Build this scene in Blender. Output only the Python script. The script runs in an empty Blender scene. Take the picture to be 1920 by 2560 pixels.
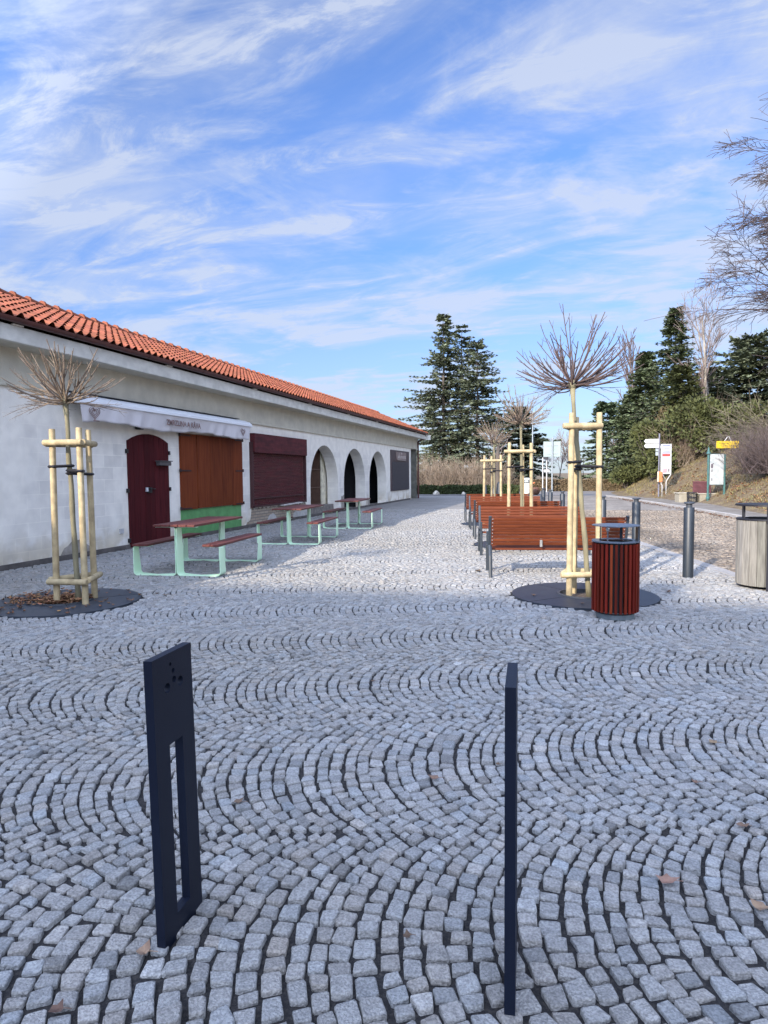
import bpy, math, random
import numpy as np
from math import sin, cos, pi, radians, atan2, hypot, sqrt
from mathutils import Vector, Matrix
from mathutils.geometry import tessellate_polygon

S = bpy.context.scene
COL = S.collection
random.seed(7)
rng = np.random.default_rng(11)

# ------------------------------------------------------------------ camera
F_PX, HOR, CAMH = 1620.0, 1185.0, 1.5
pitch = math.atan((1280 - HOR) / F_PX); yaw = radians(15.592); roll = radians(0.5)
fwd = Vector((-sin(yaw) * cos(pitch), cos(yaw) * cos(pitch), -sin(pitch)))
rt = Vector((cos(yaw), sin(yaw), 0)); up = rt.cross(fwd)
R_ = rt * cos(roll) - up * sin(roll); U_ = rt * sin(roll) + up * cos(roll)
cd = bpy.data.cameras.new("camera"); cam = bpy.data.objects.new("camera", cd); COL.objects.link(cam)
cd.sensor_fit = 'HORIZONTAL'; cd.sensor_width = 36.0; cd.lens = 36.0 * F_PX / 1920.0
cd.clip_start = 0.05; cd.clip_end = 3000
m = Matrix((R_, U_, -fwd)).transposed().to_4x4(); m.translation = (0, 0, CAMH)
cam.matrix_world = m; S.camera = cam

# ------------------------------------------------------------------ light, sky
SUN_EL, SUN_AZ = radians(24), radians(200)      # direction towards the sun: (sin az, cos az)
w = bpy.data.worlds.new("World"); S.world = w; w.use_nodes = True
nt = w.node_tree; nt.nodes.clear(); N = nt.nodes.new; L = nt.links.new
def mth(op, a, b=None, c=None, tree=None):
    t = tree or nt
    n = t.nodes.new('ShaderNodeMath'); n.operation = op
    for i, v in enumerate((a, b, c)):
        if v is None: continue
        if isinstance(v, (int, float)): n.inputs[i].default_value = v
        else: t.links.new(v, n.inputs[i])
    return n.outputs[0]
out = N('ShaderNodeOutputWorld'); bg = N('ShaderNodeBackground'); L(bg.outputs[0], out.inputs[0])
sky = N('ShaderNodeTexSky'); sky.sky_type = 'NISHITA'; sky.sun_disc = False
sky.sun_elevation = SUN_EL; sky.sun_rotation = SUN_AZ; sky.altitude = 300
sky.air_density = 1.0; sky.dust_density = 0.6; sky.ozone_density = 2.0
bg.inputs[1].default_value = 0.15
tc = N('ShaderNodeTexCoord'); sx = N('ShaderNodeSeparateXYZ'); L(tc.outputs['Generated'], sx.inputs[0])
zz = mth('ADD', mth('MAXIMUM', sx.outputs[2], 0.0), 0.13)
px = mth('DIVIDE', sx.outputs[0], zz); py = mth('DIVIDE', sx.outputs[1], zz)
cb = N('ShaderNodeCombineXYZ'); L(px, cb.inputs[0]); L(py, cb.inputs[1])
def cloud(scale, rot, loc, det, rough, dist, st=(1, 1, 1)):
    mp = N('ShaderNodeMapping'); mp.inputs['Rotation'].default_value = (0, 0, rot)
    mp.inputs['Location'].default_value = loc; mp.inputs['Scale'].default_value = st
    L(cb.outputs[0], mp.inputs[0])
    nz = N('ShaderNodeTexNoise'); nz.inputs['Scale'].default_value = scale
    nz.inputs['Detail'].default_value = det; nz.inputs['Roughness'].default_value = rough
    nz.inputs['Distortion'].default_value = dist; L(mp.outputs[0], nz.inputs['Vector'])
    return nz.outputs[0]
def rng_(v, a, b, c=0.0, d=1.0, smooth=True):
    r = N('ShaderNodeMapRange'); r.interpolation_type = 'SMOOTHSTEP' if smooth else 'LINEAR'
    for i, x in zip((1, 2, 3, 4), (a, b, c, d)): r.inputs[i].default_value = x
    L(v, r.inputs[0]); return r.outputs[0]
big = cloud(0.62, 0.5, (3.1, 1.2, 0), 4, 0.55, 0.5)
wisp = cloud(1.5, 0.55, (0.9, 5.3, 0), 9, 0.60, 1.1, (0.62, 1.35, 1))
mott = cloud(2.6, 0.2, (7.0, 2.3, 0), 8, 0.62, 0.8, (0.8, 1.15, 1))
fine = cloud(5.0, 0.8, (2.0, 0.3, 0), 8, 0.68, 0.9, (0.5, 1.25, 1))
c1 = mth('MULTIPLY', rng_(wisp, 0.40, 0.68), rng_(big, 0.28, 0.50))
c3 = mth('MULTIPLY', mth('MULTIPLY', rng_(mott, 0.44, 0.74), rng_(big, 0.12, 0.50)), 0.62)
c2 = mth('MULTIPLY', mth('MULTIPLY', rng_(fine, 0.44, 0.72), rng_(wisp, 0.38, 0.62)), 0.80)
veil = mth('MULTIPLY', mth('MULTIPLY', rng_(big, 0.10, 0.60), rng_(wisp, 0.25, 0.6)), 0.24)
cf = mth('MINIMUM', mth('ADD', mth('ADD', mth('ADD', mth('MULTIPLY', c1, 0.42), c2), c3), veil), 0.80)
hz = rng_(sx.outputs[2], 0.0, 0.36, 0.40, 0.0)
cf = mth('MAXIMUM', cf, hz)
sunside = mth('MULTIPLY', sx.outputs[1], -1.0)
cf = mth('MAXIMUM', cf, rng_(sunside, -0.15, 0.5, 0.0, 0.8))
tint = N('ShaderNodeMix'); tint.data_type = 'RGBA'; tint.blend_type = 'MULTIPLY'; tint.inputs[0].default_value = 1
L(sky.outputs[0], tint.inputs[6]); tint.inputs[7].default_value = (0.40, 0.50, 0.71, 1)
mx = N('ShaderNodeMix'); mx.data_type = 'RGBA'; L(cf, mx.inputs[0])
deep = N('ShaderNodeVectorMath'); deep.operation = 'SCALE'; L(tint.outputs[2], deep.inputs[0]); L(rng_(sx.outputs[2], 0.0, 0.5, 0.66, 1.0), deep.inputs[3])
L(deep.outputs[0], mx.inputs[6])
mx.inputs[7].default_value = (1.80, 1.98, 2.38, 1)
# sky boosted on the sun's side, behind the camera, to brighten the shade
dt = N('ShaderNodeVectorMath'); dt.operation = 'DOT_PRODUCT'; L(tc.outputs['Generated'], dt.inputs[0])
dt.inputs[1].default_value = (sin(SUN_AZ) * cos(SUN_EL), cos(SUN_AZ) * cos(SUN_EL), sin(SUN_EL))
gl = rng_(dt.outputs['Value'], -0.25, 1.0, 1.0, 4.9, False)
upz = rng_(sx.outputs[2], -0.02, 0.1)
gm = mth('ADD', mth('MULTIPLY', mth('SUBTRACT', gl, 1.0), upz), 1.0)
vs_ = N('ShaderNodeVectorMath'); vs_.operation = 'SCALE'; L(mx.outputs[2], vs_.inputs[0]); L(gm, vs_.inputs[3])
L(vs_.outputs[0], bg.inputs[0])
sd = bpy.data.lights.new("sun", 'SUN'); sun = bpy.data.objects.new("sun", sd); COL.objects.link(sun)
sd.energy = 3.0; sd.angle = radians(0.8); sd.color = (1.0, 0.885, 0.74)
tosun = Vector((sin(SUN_AZ) * cos(SUN_EL), cos(SUN_AZ) * cos(SUN_EL), sin(SUN_EL)))
sun.rotation_euler = tosun.to_track_quat('Z', 'Y').to_euler(); sun.location = (-8, -20, 20)
S.view_settings.view_transform = 'Standard'; S.view_settings.look = 'None'
S.view_settings.exposure = 1.35; S.view_settings.gamma = 1.0
S.render.engine = 'CYCLES'; S.cycles.use_denoising = True; S.cycles.max_bounces = 6

# ------------------------------------------------------------------ materials
MATS = {}
def mat(name, col, rough=0.6, col2=None, scale=6.0, stretch=(1, 1, 1), bump=0.0, bscale=None, metal=0.0,
        spec=0.5, tone=False, detail=5, lo=0.35, hi=0.65, coat=0.0, speck=None):
    if name in MATS: return MATS[name]
    mm = bpy.data.materials.new(name); mm.use_nodes = True; t = mm.node_tree
    b = t.nodes['Principled BSDF']; b.inputs['Roughness'].default_value = rough
    b.inputs['Metallic'].default_value = metal; b.inputs['Specular IOR Level'].default_value = spec
    if coat: b.inputs['Coat Weight'].default_value = coat
    tx = t.nodes.new('ShaderNodeTexCoord'); mp = t.nodes.new('ShaderNodeMapping')
    mp.inputs['Scale'].default_value = stretch; t.links.new(tx.outputs['Object'], mp.inputs[0])
    col = tuple(col) + (1,)
    if col2 is None: col2 = tuple(c * 0.72 for c in col[:3])
    nz = t.nodes.new('ShaderNodeTexNoise'); nz.inputs['Scale'].default_value = scale
    nz.inputs['Detail'].default_value = detail; nz.inputs['Roughness'].default_value = 0.6
    t.links.new(mp.outputs[0], nz.inputs['Vector'])
    mr = t.nodes.new('ShaderNodeMapRange'); mr.inputs[1].default_value = lo; mr.inputs[2].default_value = hi
    t.links.new(nz.outputs[0], mr.inputs[0])
    mi = t.nodes.new('ShaderNodeMix'); mi.data_type = 'RGBA'
    mi.inputs[6].default_value = col; mi.inputs[7].default_value = tuple(col2) + (1,)
    t.links.new(mr.outputs[0], mi.inputs[0]); c = mi.outputs[2]
    if speck:
        n3 = t.nodes.new('ShaderNodeTexNoise'); n3.inputs['Scale'].default_value = speck[0]; n3.inputs['Detail'].default_value = 3
        t.links.new(tx.outputs['Object'], n3.inputs['Vector'])
        r3 = t.nodes.new('ShaderNodeMapRange'); r3.inputs[1].default_value = 0.38; r3.inputs[2].default_value = 0.62
        r3.inputs[3].default_value = 1 - speck[1]; r3.inputs[4].default_value = 1 + speck[1]
        t.links.new(n3.outputs[0], r3.inputs[0])
        v3 = t.nodes.new('ShaderNodeVectorMath'); v3.operation = 'SCALE'
        t.links.new(c, v3.inputs[0]); t.links.new(r3.outputs[0], v3.inputs[3]); c = v3.outputs[0]
    if tone:
        at = t.nodes.new('ShaderNodeAttribute'); at.attribute_name = 'tone'
        vm = t.nodes.new('ShaderNodeVectorMath'); vm.operation = 'MULTIPLY'
        t.links.new(c, vm.inputs[0]); t.links.new(at.outputs['Color'], vm.inputs[1]); c = vm.outputs[0]
    t.links.new(c, b.inputs['Base Color'])
    if bump:
        nb = t.nodes.new('ShaderNodeTexNoise'); nb.inputs['Scale'].default_value = bscale or scale * 3
        nb.inputs['Detail'].default_value = 6; t.links.new(mp.outputs[0], nb.inputs['Vector'])
        bp = t.nodes.new('ShaderNodeBump'); bp.inputs['Strength'].default_value = bump
        bp.inputs['Distance'].default_value = 0.01
        t.links.new(nb.outputs[0], bp.inputs['Height']); t.links.new(bp.outputs[0], b.inputs['Normal'])
    MATS[name] = mm; return mm

# ------------------------------------------------------------------ mesh helper
class MB:
    def __init__(s): s.v = []; s.f = []; s.t = []; s.n = 0; s.tone = 1.0
    def add(s, vs, fs):
        b = s.n; s.v.extend(tuple(map(float, v)) for v in vs); s.n += len(vs)
        s.f.extend(tuple(b + i for i in f) for f in fs); s.t.extend([s.tone] * len(vs)); return s
    def box(s, c, d, rot=None, bev=0.0):
        hx, hy, hz = d[0] / 2, d[1] / 2, d[2] / 2
        if bev <= 0:
            vs = [(x, y, z) for z in (-hz, hz) for x, y in ((-hx, -hy), (hx, -hy), (hx, hy), (-hx, hy))]
            fs = [(3, 2, 1, 0), (4, 5, 6, 7), (0, 1, 5, 4), (1, 2, 6, 5), (2, 3, 7, 6), (3, 0, 4, 7)]
        else:
            e = min(bev, hx * .9, hy * .9, hz * .9)
            def ring(ix, iy, z): return [(-hx + ix, -hy + iy + 0, z), (hx - ix, -hy + iy, z), (hx - ix, hy - iy, z), (-hx + ix, hy - iy, z)]
            # chamfered box: 8-gon rings
            def oct_(k, z):
                X, Y = hx - k, hy - k
                return [(-X + e, -Y, z), (X - e, -Y, z), (X, -Y + e, z), (X, Y - e, z), (X - e, Y, z), (-X + e, Y, z), (-X, Y - e, z), (-X, -Y + e, z)]
            if hx - e < e * 1.05 or hy - e < e * 1.05: e = min(hx, hy) * .45
            rs = [oct_(e * .8, -hz), oct_(0, -hz + e), oct_(0, hz - e), oct_(e * .8, hz)]
            vs = sum(rs, []); fs = [tuple(range(7, -1, -1)), tuple(range(24, 32))]
            for r in range(3):
                for i in range(8): fs.append((r * 8 + i, r * 8 + (i + 1) % 8, r * 8 + 8 + (i + 1) % 8, r * 8 + 8 + i))
        if rot is not None: vs = [rot @ Vector(v) for v in vs]
        return s.add([(v[0] + c[0], v[1] + c[1], v[2] + c[2]) for v in vs], fs)
    def tube(s, pts, rad, n=6, cap=True):
        pts = [Vector(p) for p in pts]; k = len(pts)
        if isinstance(rad, (int, float)): rad = [rad] * k
        vs = []; fs = []; prev = None
        for i, p in enumerate(pts):
            d = (pts[min(i + 1, k - 1)] - pts[max(i - 1, 0)])
            if d.length < 1e-9: d = Vector((0, 0, 1))
            d.normalize()
            if prev is None:
                a = Vector((1, 0, 0)) if abs(d.x) < .9 else Vector((0, 1, 0)); u = d.cross(a).normalized()
            else:
                u = prev - d * prev.dot(d)
                u = u.normalized() if u.length > 1e-6 else d.orthogonal().normalized()
            prev = u; v_ = d.cross(u)
            for j in range(n):
                a = 2 * pi * j / n; vs.append(p + (u * cos(a) + v_ * sin(a)) * rad[i])
        for i in range(k - 1):
            for j in range(n):
                fs.append((i * n + j, i * n + (j + 1) % n, (i + 1) * n + (j + 1) % n, (i + 1) * n + j))
        if cap: fs += [tuple(range(n - 1, -1, -1)), tuple(range((k - 1) * n, k * n))]
        return s.add(vs, fs)
    def lathe(s, prof, c=(0, 0, 0), n=32, sxy=(1, 1)):
        vs = []; fs = []; k = len(prof)
        for r, z in prof:
            for j in range(n):
                a = 2 * pi * j / n; vs.append((c[0] + r * cos(a) * sxy[0], c[1] + r * sin(a) * sxy[1], c[2] + z))
        for i in range(k - 1):
            for j in range(n): fs.append((i * n + j, i * n + (j + 1) % n, (i + 1) * n + (j + 1) % n, (i + 1) * n + j))
        if prof[0][0] > 1e-4: fs.append(tuple(range(n - 1, -1, -1)))
        if prof[-1][0] > 1e-4: fs.append(tuple(range((k - 1) * n, k * n)))
        return s.add(vs, fs)
    def ringplate(s, c, r0, r1, z0, z1, n=64):
        vs = []; fs = []
        for r, z in ((r0, z0), (r1, z0), (r1, z1), (r0, z1)):
            for j in range(n):
                a = 2 * pi * j / n; vs.append((c[0] + r * cos(a), c[1] + r * sin(a), c[2] + z))
        for q in range(4):
            for j in range(n):
                fs.append((q * n + j, q * n + (j + 1) % n, ((q + 1) % 4) * n + (j + 1) % n, ((q + 1) % 4) * n + j))
        return s.add(vs, fs)
    def plate(s, loops, t, fn):
        """polygon (first loop) with holes, extruded from 0 to t along the third coordinate; fn maps (a,b,c)->xyz"""
        tri = tessellate_polygon([[Vector((a, b, 0)) for a, b in lp] for lp in loops])
        flat = [p for lp in loops for p in lp]; n = len(flat)
        vs = [fn(a, b, 0.0) for a, b in flat] + [fn(a, b, t) for a, b in flat]
        fs = [tuple(x) for x in tri] + [tuple(n + i for i in reversed(x)) for x in tri]
        o = 0
        for lp in loops:
            k = len(lp)
            for i in range(k): fs.append((o + i, o + (i + 1) % k, n + o + (i + 1) % k, n + o + i))
            o += k
        return s.add(vs, fs)
def wpos(o):
    p = Vector((0, 0, 0))
    while o is not None: p += o.location; o = o.parent
    return p
def finish(o, label=None, cat=None, group=None, kind=None):
    if label: o['label'] = label
    if cat: o['category'] = cat
    if group: o['group'] = group
    if kind: o['kind'] = kind
    return o
def obj(name, mb, material, parent=None, world=False, loc=None, smooth=False, recalc=True, **kw):
    me = bpy.data.meshes.new(name)
    off = wpos(parent) if (parent is not None and world) else Vector((0, 0, 0))
    if loc is not None: off = off + Vector(loc)
    V = np.array(mb.v, dtype=np.float64) - np.array(off)
    me.from_pydata(V.tolist(), [], mb.f)
    if recalc:
        import bmesh
        bm = bmesh.new(); bm.from_mesh(me); bmesh.ops.recalc_face_normals(bm, faces=bm.faces); bm.to_mesh(me); bm.free()
    if True:
        a = me.color_attributes.new('tone', 'FLOAT_COLOR', 'POINT')
        arr = np.ones((len(mb.t), 4), dtype=np.float32)
        arr[:, :3] = np.array([x if isinstance(x, tuple) else (x, x, x) for x in mb.t]); a.data.foreach_set('color', arr.ravel())
    if smooth: me.polygons.foreach_set('use_smooth', [True] * len(me.polygons))
    me.materials.append(material); me.update()
    o = bpy.data.objects.new(name, me); COL.objects.link(o)
    if loc is not None: o.location = loc
    if parent is not None: o.parent = parent
    return finish(o, **kw)
def smooth_angle(o, ang=40):
    import bmesh
    me = o.data; me.polygons.foreach_set('use_smooth', [True] * len(me.polygons))
    bm = bmesh.new(); bm.from_mesh(me)
    for e in bm.edges:
        if len(e.link_faces) == 2 and e.calc_face_angle(0) > radians(ang): e.smooth = False
    bm.to_mesh(me); bm.free(); return o
def empty(name, loc, rz=0.0, **kw):
    o = bpy.data.objects.new(name, None); COL.objects.link(o); o.location = loc; o.rotation_euler = (0, 0, rz)
    o.empty_display_size = 0.2
    return finish(o, **kw)
KIDS = {}
def copy_tree(o, loc=None, rz=None, parent=None, **kw):
    c = o.copy(); COL.objects.link(c)
    if parent is not None: c.parent = parent
    if loc is not None: c.location = loc
    if rz is not None: c.rotation_euler = (0, 0, rz)
    for ch in [x for x in COL.objects if x.parent == o]: copy_tree(ch, parent=c)
    return finish(c, **kw)
def text(name, s, size, mtx, material, parent, ext=0.002, align='CENTER', xs=1.0, bold=0.0):
    cu = bpy.data.curves.new(name, 'FONT'); cu.body = s; cu.size = size; cu.extrude = ext
    cu.align_x = align; cu.align_y = 'CENTER'; cu.offset = bold; cu.materials.append(material)
    o = bpy.data.objects.new(name, cu); COL.objects.link(o)
    o.parent = parent
    mm = Matrix(mtx)
    mm = mm @ Matrix.Diagonal((xs, 1, 1, 1))
    loc, rot, sc = mm.decompose()
    bpy.context.view_layer.update()
    me = bpy.data.meshes.new_from_object(o.evaluated_get(bpy.context.evaluated_depsgraph_get())); bpy.data.objects.remove(o)
    me.name = name; me.transform(rot.to_matrix().to_4x4() @ Matrix.Diagonal((*sc, 1)))
    me.materials.clear(); me.materials.append(material)
    o = bpy.data.objects.new(name, me); COL.objects.link(o); o.parent = parent
    o.location = loc - wpos(parent) if parent else loc
    return o

# ================================================================== GROUND
def kerb_x(y): return 1.5 + (14.5 - y) * 0.196           # line of flush kerb between plaza and road
RK = [(2.0, 9.3), (8.0, 8.2), (14.0, 7.0), (20.7, 5.6), (24.5, 5.15), (28.9, 4.57), (34.9, 3.66), (39, 3.1), (43, 2.2), (46, 0.0), (48.5, -6)]
XP = [(-10, 11.5), (2, 11.0), (8, 9.9), (14, 8.4), (20, 7.1), (24, 6.6), (29, 6.4), (33, 6.1), (36, 5.4), (39, 4.7), (42, 3.7), (45, 3.4), (50, 3.4), (60, 5), (80, 8), (120, 12)]
def interp(tab, y): return float(np.interp(y, [a for a, b in tab], [b for a, b in tab]))
def hash2(x, y):
    return 0.5 * sin(x * .9 + 1.3) * cos(y * .7 + .4) + 0.3 * sin(x * 2.1 + y * 1.7) + 0.2 * sin(x * 4.3 - y * 3.1)
def hill(x, y):
    d = x - interp(XP, y)
    if d <= 0: return 0.0
    h = 0.53 * d * (1 - math.exp(-d / .5)) if d < 11 else 5.83 + 2.2 * (1 - math.exp(-(d - 11) / 4))
    fade = min(1, max(0, (70 - y) / 22.0)); fade = fade * fade * (3 - 2 * fade)
    return (h + .10 * hash2(x, y) * min(1, d)) * fade

def sheet(name, m, xs, ys, zf, **kw):
    vs = [(x, y, zf(x, y)) for y in ys for x in xs]; nx = len(xs)
    fs = [(j * nx + i, j * nx + i + 1, (j + 1) * nx + i + 1, (j + 1) * nx + i) for j in range(len(ys) - 1) for i in range(nx - 1)]
    b = MB(); b.add(vs, fs); return obj(name, b, m, smooth=True, recalc=False, **kw)
M_joint = mat('joint_gravel', (.016, .015, .016), .95, (.06, .053, .046), 60, bump=.8, bscale=140, lo=.45, hi=.75)
M_far = mat('far_paving', (.25, .238, .22), .9, (.19, .18, .165), 1.2, (1, 1, 1), bump=.3, bscale=9, speck=(9, .16))
# one ground sheet to the horizon
xs = sorted(set([-1500, -600, -250, -120, -60, -30, -14] + list(np.arange(-10, 26, 1.0)) + [30, 40, 60, 120, 300, 800, 1500]))
ys = sorted(set([-300, -60, -20] + list(np.arange(-8, 72, 1.5)) + [80, 100, 140, 200, 350, 700, 1400]))
M_grass = mat('dry_grass_ground', (.165, .125, .065), .95, (.10, .066, .04), 1.4, bump=.8, bscale=14, speck=(16, .30))
sheet('ground', M_grass, xs, ys, lambda x, y: -0.05 + hill(x, y), kind='structure')
# dark joint bed below the setts, lighter worn paving beyond
def strip(name, m, tabL, tabR, ys, z, **kw):
    b = MB(); v = []; f = []
    for y in ys: v += [(tabL(y), y, z), (tabR(y), y, z)]
    for i in range(len(ys) - 1): f.append((2 * i, 2 * i + 1, 2 * i + 3, 2 * i + 2))
    b.add(v, f); return obj(name, b, m, recalc=False, kind='structure', **kw)
YS0 = list(np.arange(-4, 27.01, 1.0)); YS1 = list(np.arange(27, 45.01, 1.0))
strip('joint_bed', M_joint, lambda y: -8.9, lambda y: kerb_x(y) - .02, YS0, -.016)
strip('paving_far', M_far, lambda y: -9.6 if y < 41 else -14, lambda y: kerb_x(y), YS1, -.004)
M_roadbed = mat('road_bed', (.14, .115, .09), .95, (.20, .17, .14), 3, bump=.6, bscale=40)
strip('road_bed', M_roadbed, lambda y: kerb_x(y) + .15, lambda y: interp(RK, y), YS0, -.014)
M_roadfar = mat('road_far', (.24, .215, .185), .9, (.15, .13, .11), .9, (1, .6, 1), bump=.3, bscale=12, speck=(8, .2))
strip('road', M_roadfar, lambda y: kerb_x(y) + .15, lambda y: interp(RK, y), YS1, -.002)
M_asph = mat('asphalt', (.20, .19, .18), .9, (.14, .13, .125), .5, bump=.3, bscale=30)
b = MB(); b.add([(-60, 43.6, -.001), (3.0, 43.0, -.001), (6, 52, -.001), (6, 56, -.001), (-60, 49, -.001)], [(0, 1, 2, 3, 4)])
obj('cross_road', b, M_asph, kind='structure')
b = MB(); b.box((-18, 43.55, .0), (38, .14, .03)); obj('gutter_line', b, mat('wet_gutter', (.03, .03, .03), .7), kind='structure')
M_path = mat('path_asphalt', (.20, .185, .165), .95, (.13, .11, .09), 1.2, bump=.4, bscale=25, speck=(12, .15))
strip('footpath', M_path, lambda y: interp(RK, y) + .12, lambda y: interp(XP, y) + .25, list(np.arange(2, 43, 1.0)), .035)

# --- setts -----------------------------------------------------------
def setts(name, m, alpha, v0, band, kmin, kmax, u0, u1, keep, dist, sp=.0715, tint=None, jz=.004, seed=3, lod=(6.0, 13)):
    r = np.random.default_rng(seed); ca, sa = cos(alpha), sin(alpha)
    th = radians(48); R = band / 2 / sin(th); rows = []
    for k in range(kmin, kmax + 1):
        u = u0 + r.uniform(0, .1)
        while u < u1:
            s_ = sp * r.uniform(.88, 1.14)
            t = -th + r.uniform(0, .03)
            while t < th - .02:
                l = r.uniform(.050, .093) * (sp / .0715)
                dt = min(l / R, th - t + .01)
                rows.append((u, t + dt / 2, dt * R, s_, k)); t += dt
            u += s_
    A = np.array(rows); U, T, Ls, Sp, K = A.T
    uu = U - R * (np.cos(T) - .85) + r.normal(0, .0035, len(U)); vv = v0 + K * band + R * np.sin(T) + r.normal(0, .003, len(U))
    X = uu * ca - vv * sa; Y = uu * sa + vv * ca
    sel = keep(X, Y); X, Y, T, Ls, Sp = X[sel], Y[sel], T[sel], Ls[sel], Sp[sel]
    n = len(X); D = dist(X, Y)
    gap = .0128
    ha = np.maximum(Ls / 2 - gap * .62, .015); hb = np.maximum(Sp * np.cos(T) ** .8 / 2 - gap / 2 , .016)
    # tangent: d/dT of (-R cosT, R sinT) = (sinT, cosT)
    tx, ty = np.sin(T), np.cos(T); rot = r.normal(0, .05, n)
    tx, ty = tx * np.cos(rot) - ty * np.sin(rot), tx * np.sin(rot) + ty * np.cos(rot)
    Tx, Ty = tx * ca - ty * sa, tx * sa + ty * ca; Nx, Ny = Ty, -Tx
    z = r.normal(0, jz, n); tilt = r.normal(0, .035, (n, 2))
    br = np.clip(r.normal(1, .09, n), .66, 1.3); br[r.random(n) < .035] *= .72; br[r.random(n) < .03] *= 1.2
    wv = r.normal(0, .022, n)
    tone = np.stack([br * (1 + wv), br, br * (1 - wv)], 1)
    if tint is not None: tone = tone * tint(X, Y)[:, None] if tint(X, Y).ndim == 1 else tone * tint(X, Y)
    allv, allf, allt, base = [], [], [], 0
    for lvl in range(3):
        q = (D < lod[0]) if lvl == 0 else ((D >= lod[0]) & (D < lod[1])) if lvl == 1 else (D >= lod[1])
        c = int(q.sum())
        if not c: continue
        if lvl < 2:
            e = .20; cs = np.array([(-1 + e, -1), (1 - e, -1), (1, -1 + e), (1, 1 - e), (1 - e, 1), (-1 + e, 1), (-1, 1 - e), (-1, -1 + e)])
            rings = [(1.02, -.03, 0), (1.005, -.006, 0), (.975, -.0012, 0), (.86, .0, 1)] if lvl == 0 else [(1.02, -.03, 0), (.97, 0, 0)]
        else:
            cs = np.array([(-1, -1), (1, -1), (1, 1), (-1, 1)]); rings = [(1.0, -.025, 0), (.96, 0, 0)]
        P = len(cs); a, b_ = ha[q][:, None], hb[q][:, None]
        jc = r.normal(0, .06 if lvl < 2 else .04, (c, P, 2)); ca_ = cs[None, :, 0] * (1 + jc[:, :, 0]) * a; cb_ = cs[None, :, 1] * (1 + jc[:, :, 1]) * b_
        # skew so that stones are not perfect rectangles
        sk = r.normal(0, .11, (c, 1)); ca_ = ca_ + sk * cb_; tp = r.normal(0, .10, (c, 1)); cb_ = cb_ * (1 + tp * ca_ / a)
        VV = []
        for s_, dz, top in rings:
            la, lb = ca_ * s_, cb_ * s_
            x = X[q][:, None] + Tx[q][:, None] * la + Nx[q][:, None] * lb
            y = Y[q][:, None] + Ty[q][:, None] * la + Ny[q][:, None] * lb
            zv = z[q][:, None] + dz + (tilt[q, 0][:, None] * la + tilt[q, 1][:, None] * lb if dz > -.02 else 0) + (r.normal(0, .0013, (c, P)) if lvl == 0 and dz > -.02 else 0)
            VV.append(np.stack([x, y, np.broadcast_to(zv, x.shape)], 2))
        V = np.concatenate(VV, 1); nr = len(rings); per = P * nr
        f = []
        for g in range(nr - 1):
            for i in range(P): f.append((g * P + i, g * P + (i + 1) % P, (g + 1) * P + (i + 1) % P, (g + 1) * P + i))
        fq = np.array(f); F4 = (base + np.arange(c)[:, None, None] * per + fq[None]).reshape(-1, 4)
        FT = base + np.arange(c)[:, None] * per + np.arange((nr - 1) * P, nr * P)[None]
        allv.append(V.reshape(-1, 3)); allf.append((F4, FT)); allt.append(np.repeat(tone[q], per, 0)); base += c * per
    V = np.concatenate(allv); TT = np.concatenate(allt)
    loops = []; starts = []; tot = []; pos = 0
    for F4, FT in allf:
        for F in (F4, FT):
            loops.append(F.ravel()); k = F.shape[1]; starts.append(pos + np.arange(len(F)) * k); tot.append(np.full(len(F), k)); pos += F.size
    loops = np.concatenate(loops); starts = np.concatenate(starts); tot = np.concatenate(tot)
    me = bpy.data.meshes.new(name); me.vertices.add(len(V)); me.vertices.foreach_set('co', V.astype(np.float32).ravel())
    me.loops.add(len(loops)); me.loops.foreach_set('vertex_index', loops.astype(np.int32))
    me.polygons.add(len(starts)); me.polygons.foreach_set('loop_start', starts.astype(np.int32)); me.polygons.foreach_set('loop_total', tot.astype(np.int32))
    me.update(calc_edges=True); me.validate()
    at = me.color_attributes.new('tone', 'FLOAT_COLOR', 'POINT'); arr = np.ones((len(V), 4), np.float32); arr[:, :3] = TT
    at.data.foreach_set('color', arr.ravel())
    # round the shoulders of the near stones
    sm = np.zeros(len(starts), bool); sm[tot == 4] = True; me.polygons.foreach_set('use_smooth', sm)
    me.materials.append(m)
    o = bpy.data.objects.new(name, me); COL.objects.link(o); o['kind'] = 'structure'; print(name, n, 'setts'); return o

RINGS = [(0.235, 8.25), (-5.80, 6.42), (-0.98, 13.80), (-2.1, 19.3)]
RR = .865
def keep_plaza(X, Y):
    k = (X > -8.66) & (X < kerb_x(Y) - .05) & (Y > .6) & (Y < 27.0)
    lat = X * cos(yaw) + Y * sin(yaw); dep = -X * sin(yaw) + Y * cos(yaw)
    k &= (np.abs(lat) < dep * .66 + 2.2) & (dep > .6)
    for cx, cy in RINGS: k &= np.hypot(X - cx, Y - cy) > RR + .035
    return k
dd = lambda X, Y: np.hypot(X, Y)
def tint_plaza(X, Y):
    # faint dirt: brownish worn patches that follow no light
    a = .5 + .5 * np.sin(X * .9 + 1.7 * np.sin(Y * .55)) * np.cos(Y * .8 + X * .3)
    g = 1 - .10 * a
    return np.stack([g * (1 + .03 * a), g, g * (1 - .05 * a)], 1)
M_granite = mat('granite_sett', (.365, .362, .352), .82, (.28, .278, .272), 30, bump=1.0, bscale=150, tone=True, speck=(120, .24), spec=.35)
setts('cobblestone_paving', M_granite, radians(14.5), 1.98, 1.3, -1, 21, -16, 12, keep_plaza, dd, tint=tint_plaza)
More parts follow.
